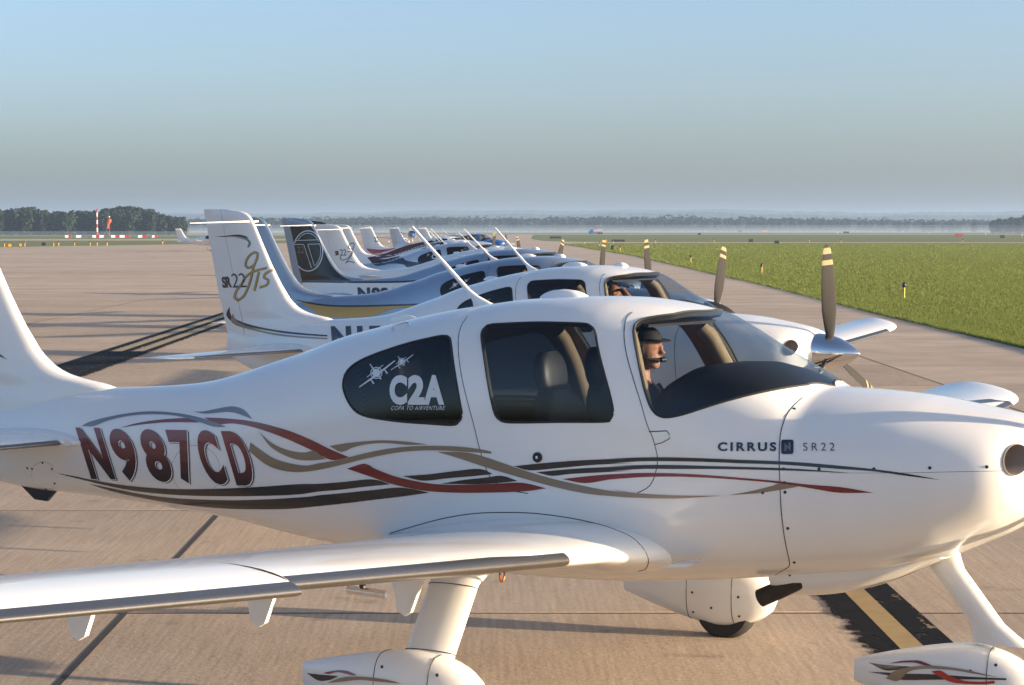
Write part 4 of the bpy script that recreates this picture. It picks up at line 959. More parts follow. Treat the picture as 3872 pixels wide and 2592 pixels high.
# registration, each character in its own slanted box so that the spacing is the photograph's
def slant(x0, x1, yt0, yb0): 
    return Z1((x0, yt0), (x1, yt0 + 2), (x1 + 88, yb0 + 3), (x0 + 88, yb0))
for ch, x0, x1, yt, yb in (('N', 402, 534, 883, 1158), ('9', 566, 686, 888, 1168), ('8', 728, 856, 891, 1174), ('7', 886, 1003, 896, 1182), ('C', 1030, 1146, 897, 1188), ('D', 1186, 1300, 903, 1195)):
    for mat, off, dx, dy, bold in (('black', .0038, 9, 7, .045), ('outline', .0044, 4, 4, .045), ('lettering', .005, 0, 0, .045)):
        lettering(0, P1f, ch, [(p[0] + dx / 1.4254, p[1] + dy / 1.4254) for p in slant(x0, x1, yt, yb)], mat, off, bold, 1, 4, 5)
RW = [o for o in P1.children if o.name.startswith('rear_window')][0]
for x0, x1, ch in ((383, 478, 'C'), (482, 572, '2'), (566, 678, 'A')):
    lettering(0, RW, ch, Z2((x0, 604), (x1, 604), (x1, 764), (x0, 764)), 'decal_white', .003, .055, 1, 4, 4)
lettering(0, RW, 'COPA TO AIRVENTURE', Z2((396, 770), (684, 770), (678, 792), (389, 792)), 'decal_white', .003, .0, 1.15, 14, 2)
lettering(0, P1f, 'CIRRUS', Z3((495, 818), (762, 818), (762, 859), (495, 859)), 'navy', .003, .035, 1.35, 8, 2)
lettering(0, P1f, 'SR22', Z3((885, 821), (1028, 821), (1028, 857), (885, 857)), 'seam', .003, -.006, 1.5, 8, 2)
stripe(0, P1f, Z3((790, 807), (835, 807), (840, 812), (840, 867), (835, 872), (790, 872), (785, 867), (785, 812)), 'navy', .003, 'logo')
stripe(0, P1f, Z3((800, 822), (818, 840), (818, 820), (828, 820), (828, 858), (810, 840), (810, 858), (800, 858)), 'grey_stripe', .0042, 'logo')
def px_decal(k, parent, polys, mat, off, where, name='emblem', cuts=1):
    bm = bmesh.new()
    for poly in polys:
        vs = [bm.verts.new((x, y, 0)) for x, y in poly]
        try: bm.faces.new(vs)
        except ValueError: pass
    bmesh.ops.triangulate(bm, faces=bm.faces[:])
    if cuts: bmesh.ops.subdivide_edges(bm, edges=bm.edges[:], cuts=cuts)
    for v in bm.verts:
        px = (v.co.x, v.co.y)
        if where == 'fus': s, t = hit(k, *px); p, n = surf_n(np.array([s]), np.array([t]), off); v.co = L3(p[0][0], p[1][0], p[2][0])
        else:
            s, z = on_y(k, *px, -.1)
            for _ in range(4): s, z = on_y(k, *px, -tail_y(s, z))
            v.co = L3(s, -tail_y(s, z) - off, z)
    bmesh.ops.recalc_face_normals(bm, faces=bm.faces)
    me = bpy.data.meshes.new(name); bm.to_mesh(me); bm.free(); return obj(name, me, M[mat], parent)
def tail_y(s, z):
    zt, zb, w, zc, nu, nl = [float(a) for a in fus(min(max(s, .4), 7.66))]
    h, n = (zt - zc, nu) if z > zc else (zc - zb, nl); r = abs(z - zc) / h; fy = w * (1 - r ** n) ** (1 / n) if r < 1 else 0
    return max(fy, fin_t(s, z) if z < 2.65 else 0)
def px_patch(k, par, poly, mat, off, grid=9.0, name='stripe', place=None):
    P2 = [tuple(p) for p in catmull(poly, grid)]; A = np.array(P2); x0, y0 = A.min(0); x1, y1 = A.max(0); pts = []
    for x in np.arange(x0 + grid / 2, x1, grid):
        for y in np.arange(y0 + grid / 2, y1, grid):
            if in_poly((x, y), P2) and not near_poly((x, y), [A], grid * .35): pts.append((x, y))
    v, f = cdt(pts, [P2]); f = [t for t in f if in_poly((sum(v[i][0] for i in t) / 3, sum(v[i][1] for i in t) / 3), P2)]
    V = []
    for px in v:
        if place: V.append(place(px, off)); continue
        s, z = on_y(k, *px, -.1)
        for _ in range(4): s, z = on_y(k, *px, -tail_y(s, z))
        V.append(L3(s, -tail_y(s, z) - off, z))
    bm = bmesh.new(); vs = [bm.verts.new(p) for p in V]
    for t in f: bm.faces.new([vs[i] for i in t])
    bmesh.ops.recalc_face_normals(bm, faces=bm.faces); me = bpy.data.meshes.new(name); bm.to_mesh(me); bm.free(); me.shade_smooth(); return obj(name, me, M[mat], par)
fin_deco = lambda k, par, poly, mat, off=.003, name='stripe': px_patch(k, par, poly, mat, off, 7.0, name)
fin_deco(0, P1fin, [(-70, 1290), (-30, 1322), (22, 1362), (0, 1352), (-70, 1325)], 'black')
def ribbon(path, w):
    P = [np.array(p, float) for p in catmull(path, 5 / 1.0, False)]; out = []
    W_ = w if hasattr(w, '__len__') else (w, w)
    L = []; R = []
    for i, p in enumerate(P):
        d = P[min(i + 1, len(P) - 1)] - P[max(i - 1, 0)]; d /= np.linalg.norm(d) + 1e-9; n = np.array([-d[1], d[0]]); ww = (W_[0] + (W_[1] - W_[0]) * i / (len(P) - 1)) / 2
        L.append(p + n * ww); R.append(p - n * ww)
    return [[tuple(L[i]), tuple(L[i + 1]), tuple(R[i + 1]), tuple(R[i])] for i in range(len(P) - 1)]
def strokes(k, par, paths, w, mat, off, where='fin', name='lettering'):
    polys = []
    for p in paths: polys += ribbon(p, w)
    return px_decal(k, par, polys, mat, off, where, name, 0)
def icon(k, par, c, r, ang, mat, off=.003):
    """small front view of a propeller aircraft, wings along the angle ang"""
    ca, sa = math.cos(ang), math.sin(ang); T = lambda x, y: (c[0] + (x * ca + y * sa) * r, c[1] + (-x * sa + y * ca) * r)
    ring = [[T(.27 * math.cos(a), .27 * math.sin(a)), T(.27 * math.cos(a + .25), .27 * math.sin(a + .25)), T(.23 * math.cos(a + .25), .23 * math.sin(a + .25)), T(.23 * math.cos(a), .23 * math.sin(a))] for a in np.arange(0, 6.28, .25)]
    P = [[T(-1, .03), T(1, .03), T(1, .075), T(.2, .12), T(-.2, .12), T(-1, .075)], [T(-.45, -.12), T(.45, -.12), T(.45, -.085), T(-.45, -.085)], [T(-.02, -.5), T(.02, -.5), T(.03, -.1), T(-.03, -.1)],
         [T(.19 * math.cos(a), .19 * math.sin(a)) for a in np.linspace(0, 6.28, 14, endpoint=False)], [T(-.40, .1), T(-.36, .1), T(-.34, .32), T(-.42, .32)], [T(.36, .1), T(.40, .1), T(.42, .32), T(.34, .32)], [T(-.02, .15), T(.02, .15), T(.03, .36), T(-.03, .36)]]
    px_decal(k, par, P + ring, mat, off, 'fus', 'emblem', 0)
icon(0, RW, Z2((312, 592))[0], 84, math.atan2(142, 191), 'decal_white'); icon(0, RW, Z2((448, 532))[0], 51, math.atan2(81, 118), 'decal_white')
# second aircraft: fin script, stripes and registration
Z7 = zoomed((600, 700), 2.091); ZA = zoomed((1500, 840), 3.905); ZC_ = zoomed((1000, 780), 3.92); ZB_ = zoomed((1300, 820), 3.905); Z8 = zoomed((1350, 840), 7.81)
fin_deco(1, P2fin, Z7((450, 410), (560, 400), (640, 393), (700, 405), (723, 425), (690, 418), (620, 408), (540, 410)), 'black', .004)
fin_deco(1, P2fin, Z7((600, 413), (690, 420), (723, 432), (740, 455), (735, 480), (715, 500), (714, 480), (722, 462), (712, 444), (680, 428)), 'grey_stripe')
fin_deco(1, P2fin, Z7((570, 963), (548, 1000), (545, 1035), (575, 1075), (583, 1040), (570, 1005)), 'black')
fin_deco(1, P2fin, Z7((600, 1012), (580, 1050), (582, 1080), (620, 1110), (700, 1135), (800, 1160), (950, 1190), (1150, 1208), (1340, 1218), (1340, 1208), (1150, 1196), (950, 1175), (800, 1145), (700, 1110), (630, 1070), (600, 1040)), 'tan')
fin_deco(1, P2fin, Z7((612, 1060), (700, 1095), (820, 1125), (1000, 1155), (1200, 1175), (1340, 1185), (1340, 1196), (1200, 1188), (1000, 1170), (820, 1142), (720, 1120), (640, 1085)), 'black', .004)
GTS = [Z7((760, 640), (720, 655), (697, 640), (703, 600), (732, 555), (770, 533), (793, 542), (788, 580), (760, 650), (742, 730), (718, 805), (680, 880), (632, 913), (607, 890), (622, 842), (660, 790), (705, 722), (765, 683), (868, 655)), Z7((802, 688), (785, 760), (765, 838)), Z7((910, 672), (852, 703), (842, 733), (878, 752), (866, 788), (805, 812))]
strokes(1, P2fin, GTS, 8.5, 'black', .003); strokes(1, P2fin, GTS, 5.5, 'gold', .0042)
lettering(1, P2fin, 'SR', Z7((505, 728), (578, 720), (590, 810), (516, 816)), 'navy', .0045, .05, .9, 3, 3, 'fin')
lettering(1, P2fin, '22', Z7((582, 702), (692, 696), (706, 808), (594, 812)), 'navy', .0045, -.008, .9, 3, 3, 'fin')
lettering(1, P2f, 'N1522', Z7((1368, 1116), (2010, 1108), (2010, 1300), (1385, 1310)), 'navy', .006, .05, 1.1, 16, 5)
# other aircraft
Pst = lambda k, f, px, mat, off=.0025: px_patch(k, f, px, mat, off + .002, (0, 8, 6.5, 5.5, 5, 4.5, 4, 3)[k])
Pst(2, P3f, ZC_((500, 1395), (700, 1450), (1000, 1488), (1400, 1492), (1960, 1478), (2300, 1470), (2300, 1500), (1960, 1512), (1800, 1560), (1500, 1640), (900, 1640), (700, 1530)), 'gold', .003)
Pst(2, P3f, ZC_((465, 1385), (700, 1430), (1000, 1465), (1400, 1470), (1960, 1455), (2400, 1440), (2400, 1462), (1960, 1480), (1400, 1495), (1000, 1490), (700, 1455), (490, 1400)), 'black', .004)
Pst(3, P4fin, ZC_((378, 300), (640, 290), (715, 335), (770, 430), (835, 550), (885, 660), (945, 790), (1015, 900), (1095, 990), (1190, 1060), (1300, 1108), (560, 1108), (500, 870), (430, 520)), 'black', .003)
cx, cy = 650, 665
def ell(rx, ry, a0, a1, n=40): return [(cx + rx * math.cos(a) + (0), cy + ry * math.sin(a)) for a in np.linspace(a0, a1, n)]
strokes(3, P4fin, [ZC_(*ell(218, 298, -2.75, 2.3))], 4.2, 'silver2', .010); strokes(3, P4fin, [ZC_(*ell(188, 262, -2.45, -.55)), ZC_((460, 512), (795, 500)), ZC_((440, 570), (585, 568), (700, 915)), ZC_((745, 885), (645, 568), (830, 560)), ZC_(*ell(188, 265, -.40, .95))], 2.4, 'silver2', .0105)
lettering(3, P4fin, '22', ZC_((482, 602), (586, 596), (594, 692), (490, 698)), 'grey_stripe', .010, 0, 1, 2, 2, 'fin')
Pst(3, P4f, ZC_((560, 1135), (1000, 1132), (1500, 1135), (1960, 1135), (2200, 1125), (2200, 1400), (900, 1400), (600, 1400)), 'white', .003)
Pst(3, P4f, ZC_((555, 1110), (1330, 1116), (1960, 1110), (2250, 1098), (2250, 1120), (1960, 1138), (1330, 1140), (555, 1132)), 'black', .0042)
lettering(3, P4f, 'N828', ZC_((1380, 1205), (2000, 1212), (2010, 1395), (1395, 1390)), 'navy', .009, .05, 1.1, 12, 4)
lettering(4, P5fin, 'SR', ZC_((1045, 668), (1108, 660), (1112, 730), (1052, 736)), 'navy', .005, .05, .9, 2, 2, 'fin')
lettering(4, P5fin, '22', ZC_((1116, 644), (1212, 640), (1220, 730), (1124, 735)), 'navy', .005, -.005, .9, 2, 2, 'fin')
strokes(4, P5fin, [ZC_((1312, 640), (1262, 632), (1242, 608), (1268, 562), (1315, 546), (1334, 566), (1312, 640), (1290, 700), (1240, 770), (1165, 802), (1122, 780), (1132, 740)), ZC_((1230, 682), (1290, 667), (1312, 692), (1280, 752), (1200, 850), (1250, 822), (1340, 838))], 3.6, 'grey_stripe', .005)
Pst(5, P6f, ZB_((350, 612), (480, 722), (700, 692), (870, 702), (940, 745), (1060, 720), (1160, 686), (980, 660), (910, 640), (830, 585), (600, 625)), 'navy', .003)
lettering(5, [o for o in P6.children if o.name.startswith('rear_window')][0], 'C2A', ZB_((1298, 556), (1440, 552), (1448, 620), (1300, 630)), 'decal_white', .004, .05, 1, 4, 2)
Pst(6, P7f, ZB_((345, 605), (560, 560), (800, 470), (1000, 410), (1200, 372), (1500, 352), (1500, 395), (1300, 420), (1150, 450), (900, 520), (700, 592), (420, 632)), 'maroon', .004)
Pst(7, P8f, Z8((280, 780), (470, 800), (700, 815), (950, 800), (1100, 760), (1150, 770), (1000, 830), (750, 900), (550, 940), (450, 930), (330, 860)), 'bright_red', .004)
lettering(7, P8fin, '22', Z8((490, 445), (625, 440), (655, 585), (520, 590)), 'navy', .006, 0, .9, 2, 2, 'fin')
for k, P, c1, r1, c2, r2, an in ((1, P2, ZA((1322, 1178))[0], 24, None, 0, .62), (2, P3, ZA((860, 930))[0], 26, ZA((1025, 870))[0], 17, .62), (3, P4, ZA((915, 655))[0], 14, ZA((1010, 612))[0], 13, .62), (5, P6, ZA((465, 485))[0], 10, None, 0, .6)):
    w = [o for o in P.children if o.name.startswith('rear_window')][0]
    icon(k, w, c1, r1, an, 'decal_white', .004)
    if c2 is not None: icon(k, w, c2, r2, an, 'decal_white', .004)
def skin_bvh():
    V = []; F = []
    for me in (MESH['fuselage'], MESH['wing_r']):
        o = len(V); V += [v.co.copy() for v in me.vertices]; F += [tuple(i + o for i in p.vertices) for p in me.polygons]
    from mathutils.bvhtree import BVHTree
    return BVHTree.FromPolygons(V, F)
SKB = skin_bvh()
def skin_hit(px):
    o, d = local_ray(0, *px); h, n, i, t = SKB.ray_cast(Vector(L3(*o)), Vector((-d[0], d[1], d[2])).normalized()); return h
def root_seam(px, r=.0026):
    pts = [skin_hit(p) for p in catmull(px, 14, False)]; pts = [p for p in pts if p is not None]
    obj('seam', MB().tube(pts, r, 5).mesh('seam'), M['seam'], P1f)
ZW0 = zoomed((1100, 1900), 1.6736)
root_seam(ZW0((620, 203), (750, 165), (950, 112), (1150, 80), (1350, 73), (1550, 80), (1800, 115), (2000, 165), (2150, 230), (2230, 310), (2258, 380), (2240, 430), (2195, 443)))
def tip_graphics(k, root, px):
    from mathutils.bvhtree import BVHTree
    w = [o for o in root.children if o.name.startswith('wing') and o.data == MESH['wing_l']][0]; me = MESH['wing_l']; bv = BVHTree.FromPolygons([v.co for v in me.vertices], [p.vertices for p in me.polygons])
    def place(p, off):
        o, d = local_ray(k, *p); O = Vector(L3(*o)); D = Vector((-d[0], d[1], d[2])).normalized(); h, n, i, t = bv.ray_cast(O, D)
        if h is None: h, n, i, t = bv.find_nearest(O + D * 17)
        if n.dot(D) > 0: n = -n
        return tuple(h + n * off)
    px_patch(k, w, px, 'black', .004, 8, 'stripe', place)
ZT_ = lambda *pts: [(3272 + x / 2.613 + 62, 1200 + y / 2.613 + 14) for x, y in pts]
tip_graphics(0, P1, ZT_((770, 715), (850, 733), (940, 726), (1060, 715), (1150, 728), (1300, 738), (1150, 742), (1040, 752), (940, 764), (820, 766), (735, 750), (860, 748)))
# wheel fairing stripes of the first aircraft
from mathutils.bvhtree import BVHTree
def pant_place(po):
    me = po.data; bv = BVHTree.FromPolygons([v.co + po.location for v in me.vertices], [p.vertices for p in me.polygons])
    def place(px, off):
        o, d = local_ray(0, *px); O = Vector(L3(*o)); D = Vector((-d[0], d[1], d[2])).normalized()
        h, n, i, t = bv.ray_cast(O, D)
        if h is None: h, n, i, t = bv.find_nearest(O + D * (12.0 if False else (O - po.location - Vector((0, 0, .25))).length))
        if n.dot(D) > 0: n = -n
        return tuple(h + n * off - po.location)
    return place
ZN = zoomed((3072, 1900), 2.266); ZW = zoomed((1100, 1900), 1.6736)
PN = [o for o in P1.children if o.name.startswith('wheel_fairing')]
pr = [o for o in PN if o.location.y < -1][0]; pn = [o for o in PN if abs(o.location.y) < .1][0]
PL = pant_place(pn)
for mat, off, pts in (('black', .003, ((480, 1375), (620, 1395), (860, 1412), (700, 1440), (610, 1437))), ('black', .003, ((475, 1455), (600, 1458), (780, 1470), (1000, 1475), (1400, 1500), (1660, 1510), (1660, 1525), (1300, 1520), (760, 1522), (640, 1482))),
                      ('red', .004, ((660, 1385), (740, 1365), (830, 1358), (920, 1360), (1000, 1390), (1030, 1402), (960, 1400), (880, 1378), (780, 1376))), ('bright_red', .0045, ((1020, 1450), (1100, 1445), (1180, 1490), (1300, 1530), (1450, 1540), (1560, 1530), (1560, 1555), (1400, 1562), (1200, 1545), (1080, 1490))),
                      ('tan', .005, ((630, 1510), (700, 1450), (800, 1420), (950, 1403), (1100, 1408), (1300, 1435), (1500, 1480), (1600, 1502), (1450, 1482), (1250, 1448), (1100, 1432), (950, 1430), (830, 1452), (735, 1530)))):
    px_patch(0, pn, ZN(*pts), mat, off, 9, 'stripe', PL)
PL = pant_place(pr)
for mat, off, pts in (('black', .003, ((100, 1100), (150, 1108), (300, 1122), (240, 1147), (170, 1147))), ('red', .004, ((205, 1102), (280, 1087), (350, 1089), (420, 1117), (380, 1115), (300, 1098), (240, 1107))), ('tan', .005, ((230, 1165), (330, 1130), (450, 1126), (600, 1144), (700, 1170), (560, 1158), (440, 1146), (330, 1156)))):
    px_patch(0, pr, ZW(*pts), mat, off, 9, 'stripe', PL)

# ------------------------------------------------------------------ people
def remeshed(b, name, voxel, smooth=2):
    me = b.mesh(name); o = bpy.data.objects.new('tmp', me); COL.objects.link(o)
    m = o.modifiers.new('r', 'REMESH'); m.mode = 'VOXEL'; m.voxel_size = voxel
    s = o.modifiers.new('s', 'SMOOTH'); s.iterations = smooth; s.factor = .5
    dg = bpy.context.evaluated_depsgraph_get(); dg.update(); me2 = bpy.data.meshes.new_from_object(o.evaluated_get(dg)); bpy.data.objects.remove(o); me2.name = name; me2.shade_smooth(); return me2
def ellipsoid(b, c, r, n=14):
    b.loft([[(c[0] + r[0] * math.sin(p) * math.cos(a), c[1] + r[1] * math.sin(p) * math.sin(a), c[2] + r[2] * math.cos(p)) for a in np.linspace(0, 2 * PI, n, endpoint=False)] for p in np.linspace(.05, PI - .05, n)])
def head(b, c, tilt=0):
    x, y, z = c
    ellipsoid(b, (x - .008, y, z + .03), (.094, .074, .088)); ellipsoid(b, (x + .018, y, z - .035), (.066, .058, .072)); ellipsoid(b, (x + .052, y, z - .082), (.028, .034, .024))   # skull, jaw, chin
    b.tube([(x + .072, y, z + .035), (x + .094, y, z + .008), (x + .104, y, z - .012), (x + .082, y, z - .024)], [.010, .013, .017, .010], 8)                                         # nose
    b.tube([(x + .070, y - .04, z + .042), (x + .088, y, z + .046), (x + .070, y + .04, z + .042)], [.010, .012, .010], 6)                                                          # brow
    b.tube([(x + .070, y - .018, z - .046), (x + .084, y, z - .044), (x + .070, y + .018, z - .046)], [.007, .009, .007], 6); b.tube([(x + .070, y - .016, z - .060), (x + .082, y, z - .060), (x + .070, y + .016, z - .060)], [.007, .009, .007], 6)   # lips
    for sg in (-1, 1): ellipsoid(b, (x - .01, y + sg * .073, z), (.018, .010, .032), 8)
    b.tube([(x - .025, y, z - .03), (x - .035, y, z - .11), (x - .045, y, z - .17)], [.052, .054, .066], 12)
def hand(b, wrist, direction, palm_n, size=1.0, curl=.35):
    w = Vector(wrist); d = Vector(direction).normalized(); n = Vector(palm_n); n = (n - d * n.dot(d)).normalized(); sd = d.cross(n).normalized()
    b.loft([[w + d * t * size + sd * math.cos(a) * hw * size + n * math.sin(a) * .014 * size for a in np.linspace(0, 2 * PI, 10, endpoint=False)] for t, hw in ((-.02, .026), (.02, .034), (.06, .042), (.09, .042))])
    for i, L in enumerate((.066, .078, .072, .056)):
        p = w + d * .085 * size + sd * (-.030 + .020 * i) * size; q = p + (d * math.cos(curl) + n * math.sin(curl)) * L * .45 * size; r = q + (d * math.cos(curl * 2.2) + n * math.sin(curl * 2.2)) * L * .35 * size; e = r + (d * math.cos(curl * 3) + n * math.sin(curl * 3)) * L * .25 * size
        b.tube([p, q, r, e], [.0095 * size, .009 * size, .0085 * size, .006 * size], 8)
    p = w + d * .02 * size - sd * .032 * size; q = p + (d * .6 - sd * .75) * .04 * size; r = q + (d * .9 - sd * .25 + n * .2) * .032 * size; b.tube([p, q, r], [.013 * size, .0115 * size, .008 * size], 8)
def person(rootpose, label, c, arm, cap=True):
    """seated figure; c = head centre in the aircraft's local frame, arm = (shoulder, elbow, wrist, hand direction, palm normal)"""
    X, Y, yaw, zs = rootpose; R = Matrix.Translation((X, Y, 0)) @ Matrix.Rotation(-yaw, 4, 'Z')
    base = Vector((c[0] - .10, c[1], c[2] - .78)); b = MB(); hx, hy, hz = c[0] - base.x, 0, c[2] - base.z
    head(b, (hx, hy, hz))
    rings = []
    for z, xo, rx, ry in ((.08, -.02, .13, .17), (.16, -.03, .125, .165), (.28, -.03, .115, .155), (.40, -.035, .12, .175), (.50, -.045, .115, .20), (.56, -.05, .095, .195), (.60, -.05, .07, .13), (.64, -.045, .055, .07)):
        rings.append([(hx + xo + rx * math.cos(a), ry * math.sin(a), z) for a in np.linspace(0, 2 * PI, 20, endpoint=False)])
    b.loft(rings)
    for sg in (-1, 1): b.tube([(hx - .02, sg * .10, .12), (hx + .40, sg * .12, .16), (hx + .45, sg * .12, .08), (hx + .52, sg * .12, -.22), (hx + .62, sg * .12, -.24)], [.085, .07, .06, .045, .04], 12)
    sh, el, wr, dr, pn = [Vector(a) for a in arm]; sh, el, wr = [p - base for p in (sh, el, wr)]
    b.tube([sh, sh.lerp(el, .5), el, el.lerp(wr, .4), wr], [.062, .050, .043, .040, .027], 12); hand(b, wr, dr, pn)
    s2 = Vector((sh.x, -sh.y, sh.z)); e2 = s2 + Vector((.16, .06, -.24)); w2 = e2 + Vector((.24, -.06, .02)); b.tube([s2, s2.lerp(e2, .5), e2, e2.lerp(w2, .4), w2], [.062, .05, .043, .04, .027], 12); hand(b, w2, (1, 0, 0), (0, 0, -1))
    me = remeshed(b, 'person', .0075)
    me.materials.clear(); me.materials.append(M['skin']); me.materials.append(M['shirt'])
    for p in me.polygons:
        q = p.center; tor = q.z < .595 and abs(q.x - hx) < .30 and not ((q - wr).length < .16)
        up = (q - sh).length < .17 or (q - s2).length < .17
        d_el = min((q - el).length, (q - wr).length); fore = ((q - wr).length < .13 or (q - el.lerp(wr, .5)).length < .12 or (q - el).length < .06)
        p.material_index = 1 if (up or (tor and not fore) or (q.z < .3 and not fore and (q - w2).length > .12)) else 0
    o = obj('person', me); o.matrix_world = R @ Matrix.Translation(base); o.scale.z *= 1; tag(o, label, 'person')
    if cap:
        cb = MB(); cb.loft([[(hx - .006 + .099 * math.cos(p) * math.cos(a), .080 * math.cos(p) * math.sin(a), hz + .045 + .082 * math.sin(p)) for a in np.linspace(0, 2 * PI, 20, endpoint=False)] for p in np.linspace(0, PI / 2 - .02, 8)])
        cb.prism([(hx + .06, -.07, hz + .052), (hx + .105, -.060, hz + .047), (hx + .135, -.03, hz + .041), (hx + .142, 0, hz + .040), (hx + .135, .03, hz + .041), (hx + .105, .060, hz + .047), (hx + .06, .07, hz + .052)], (0, 0, .006)); obj('cap', cb.mesh('cap'), M['cap'], o)
    hb = MB()
    for sg in (-1, 1): hb.revolve([(-.012, .03), (0, .040), (.022, .040), (.03, .028)], (hx - .01, sg * .072, hz), (0, sg, 0), 16)
    hb.tube([(hx - .01, -.088, hz + .02), (hx - .015, -.09, hz + .08), (hx - .015, -.05, hz + .135), (hx - .015, 0, hz + .148), (hx - .015, .05, hz + .135), (hx - .015, .09, hz + .08), (hx - .01, .088, hz + .02)], .010, 8)
    hs = obj('headset', hb.mesh('headset'), M['plastic'], o)
    mb = MB(); mb.tube([(hx, -.10, hz - .01), (hx + .05, -.10, hz - .045), (hx + .10, -.06, hz - .055), (hx + .105, -.03, hz - .053)], [.005, .005, .005, .005], 6); mb.tube([(hx + .105, -.035, hz - .053), (hx + .115, -.005, hz - .052)], .014, 10); obj('microphone', mb.mesh('microphone'), M['plastic'], hs)
    return o
hs_, hz_ = 2.70, 1.795
person(POSE[0], 'pilot in a dark cap, headset and navy shirt, seen through a clear windshield', (4 - hs_, .27, hz_), ((4 - 2.76, .09, 1.57), (4 - 2.52, .05, 1.40), (4 - 2.30, .12, 1.46), (.9, .2, 0), (0, .2, -1)))
person(POSE[1], 'person with a raised bare forearm, hand held to the forehead', (4 - 2.80, .27, 1.775), ((4 - 2.80, .08, 1.56), (4 - 2.42, .02, 1.71), (4 - 2.60, .12, 1.845), (-.9, .35, -.05), (-.2, .3, -.9)), cap=False)

# ------------------------------------------------------------------ airfield furniture
MESH['post'] = MB().revolve([(-.03, .035), (.36, .035), (.37, .045), (.40, .045)], (0, 0, 0), (0, 0, 1), 12).mesh('post'); MESH['lens'] = MB().revolve([(.40, .05), (.42, .068), (.50, .07), (.56, .055), (.585, .02)], (0, 0, 0), (0, 0, 1), 12).mesh('lens')
def post(u, v, label, group, s=1.0, lens='blue_lens'):
    x, y = on_ground(u, v); r = empty('edge_light', (x, y, -.02), 0, (s, s, s)); tag(r, label, 'edge light', group); part('post', 'post', M['yellow'], r); part('lens', 'lens', M[lens], r)
for u, v in ((3418, 1129), (2880, 1036), (2612, 994), (2450, 966), (2345, 950), (2267, 932), (2209, 925)): post(u, v, 'yellow edge light post with dark lens in the grass beside the taxiway', 'edge lights along the taxiway grass')
for u, v in ((2320, 921), (2479, 919), (2700, 917), (3060, 916), (3180, 920), (3640, 918)): post(u, v, 'small yellow edge light beside the crossing taxiway strip', 'edge lights by the crossing strip', 1.2)
for u, v in ((17, 934), (94, 932), (203, 932), (222, 931), (282, 930), (341, 930), (367, 929), (405, 930), (615, 924)): post(u, v, 'yellow edge light in the grass strip before the wood', 'edge lights in the grass strip', 1.25)
for u, v in ((3024, 884), (3168, 888), (3513, 887), (3727, 893), (3864, 901)): post(u, v, 'tiny pale edge light beside the distant runway', 'edge lights by the runway', 1.7, 'outline')
def sign(u0, u1, vt, vb, face, label, panels=1, group=None):
    x, y = on_ground((u0 + u1) / 2, vb); d = y / FPX; w = (u1 - u0) * d; h = (vb - vt) * d
    r = empty('airfield_sign', (x, y, -.03)); tag(r, label, 'sign', group)
    for i in range(panels):
        x0 = -w / 2 + w * i / panels; x1 = x0 + w / panels * .94
        p = obj('panel', MB().box(x0, x1, -.10, .10, h * .2, h).mesh('panel', smooth=False), M['sign_back'], r)
        if face != 'sign_back': obj('face', MB().box(x0 + .03, x1 - .03, -.125, -.10, h * .25, h * .95).mesh('face', smooth=False), M[face], p)
        obj('leg', MB().box(x0 + .06, x0 + .12, -.04, .04, -.02, h * .22).mesh('leg', smooth=False), M['dark_metal'], r); obj('leg', MB().box(x1 - .12, x1 - .06, -.04, .04, -.02, h * .22).mesh('leg', smooth=False), M['dark_metal'], r)
sign(2275, 2297, 906, 921, 'yellow', 'yellow taxiway sign at the grass corner')
sign(2079, 2122, 894, 904, 'sign_back', 'long black-backed sign of four panels on the grass island', 4)
sign(2313, 2362, 906, 916, 'sign_back', 'long black-backed sign of five panels behind the yellow sign', 5)
sign(2831, 2848, 904, 918, 'sign_back', 'square dark sign back before the crossing strip', 1); sign(2928, 2947, 910, 923, 'sign_back', 'squat dark sign back on the edge of the crossing strip')
sign(2639, 2650, 881, 891, 'sign_back', 'tiny dark marker by the runway edge'); sign(2790, 2806, 872, 880, 'sign_back', 'small flat black sign beyond the runway'); sign(2883, 2901, 871, 880, 'yellow', 'small yellow sign beyond the runway')
sign(3189, 3211, 876, 884, 'sign_back', 'wide low black sign beyond the runway', 2); sign(3612, 3642, 885, 896, 'sign_red', 'red sign beside the distant runway', 3); sign(3782, 3799, 890, 903, 'sign_back', 'black sign to the side of the red sign')
sign(3555, 3568, 869, 878, 'sign_back', 'pair of dark boxes far beyond the runway', 2)
sign(31, 47, 921, 937, 'yellow', 'yellow sign with dark edge in the grass strip before the wood'); sign(73, 85, 920, 936, 'yellow', 'narrow dark and yellow sign in the grass strip'); sign(158, 173, 917, 929, 'sign_back', 'pair of dark sign backs in the grass strip', 2)
x, y = on_ground(2317, 946); r = empty('equipment_box', (x, y, -.03)); tag(r, 'dark rounded equipment box in the grass by the taxiway', 'box')
obj('cover', MB().loft([[(.19 * k * math.copysign(abs(math.cos(a)) ** .6, math.cos(a)), .19 * k * math.copysign(abs(math.sin(a)) ** .6, math.sin(a)), z) for a in np.linspace(0, 2 * PI, 20, endpoint=False)] for z, k in ((.04, 1), (.40, 1), (.50, .9), (.56, .7), (.58, .3))]).mesh('cover'), M['sign_back'], r); obj('base', MB().box(-.22, .22, -.22, .22, 0, .05).mesh('base', smooth=False), M['dark_metal'], r)
ZL = zoomed((0, 740), 3.347)
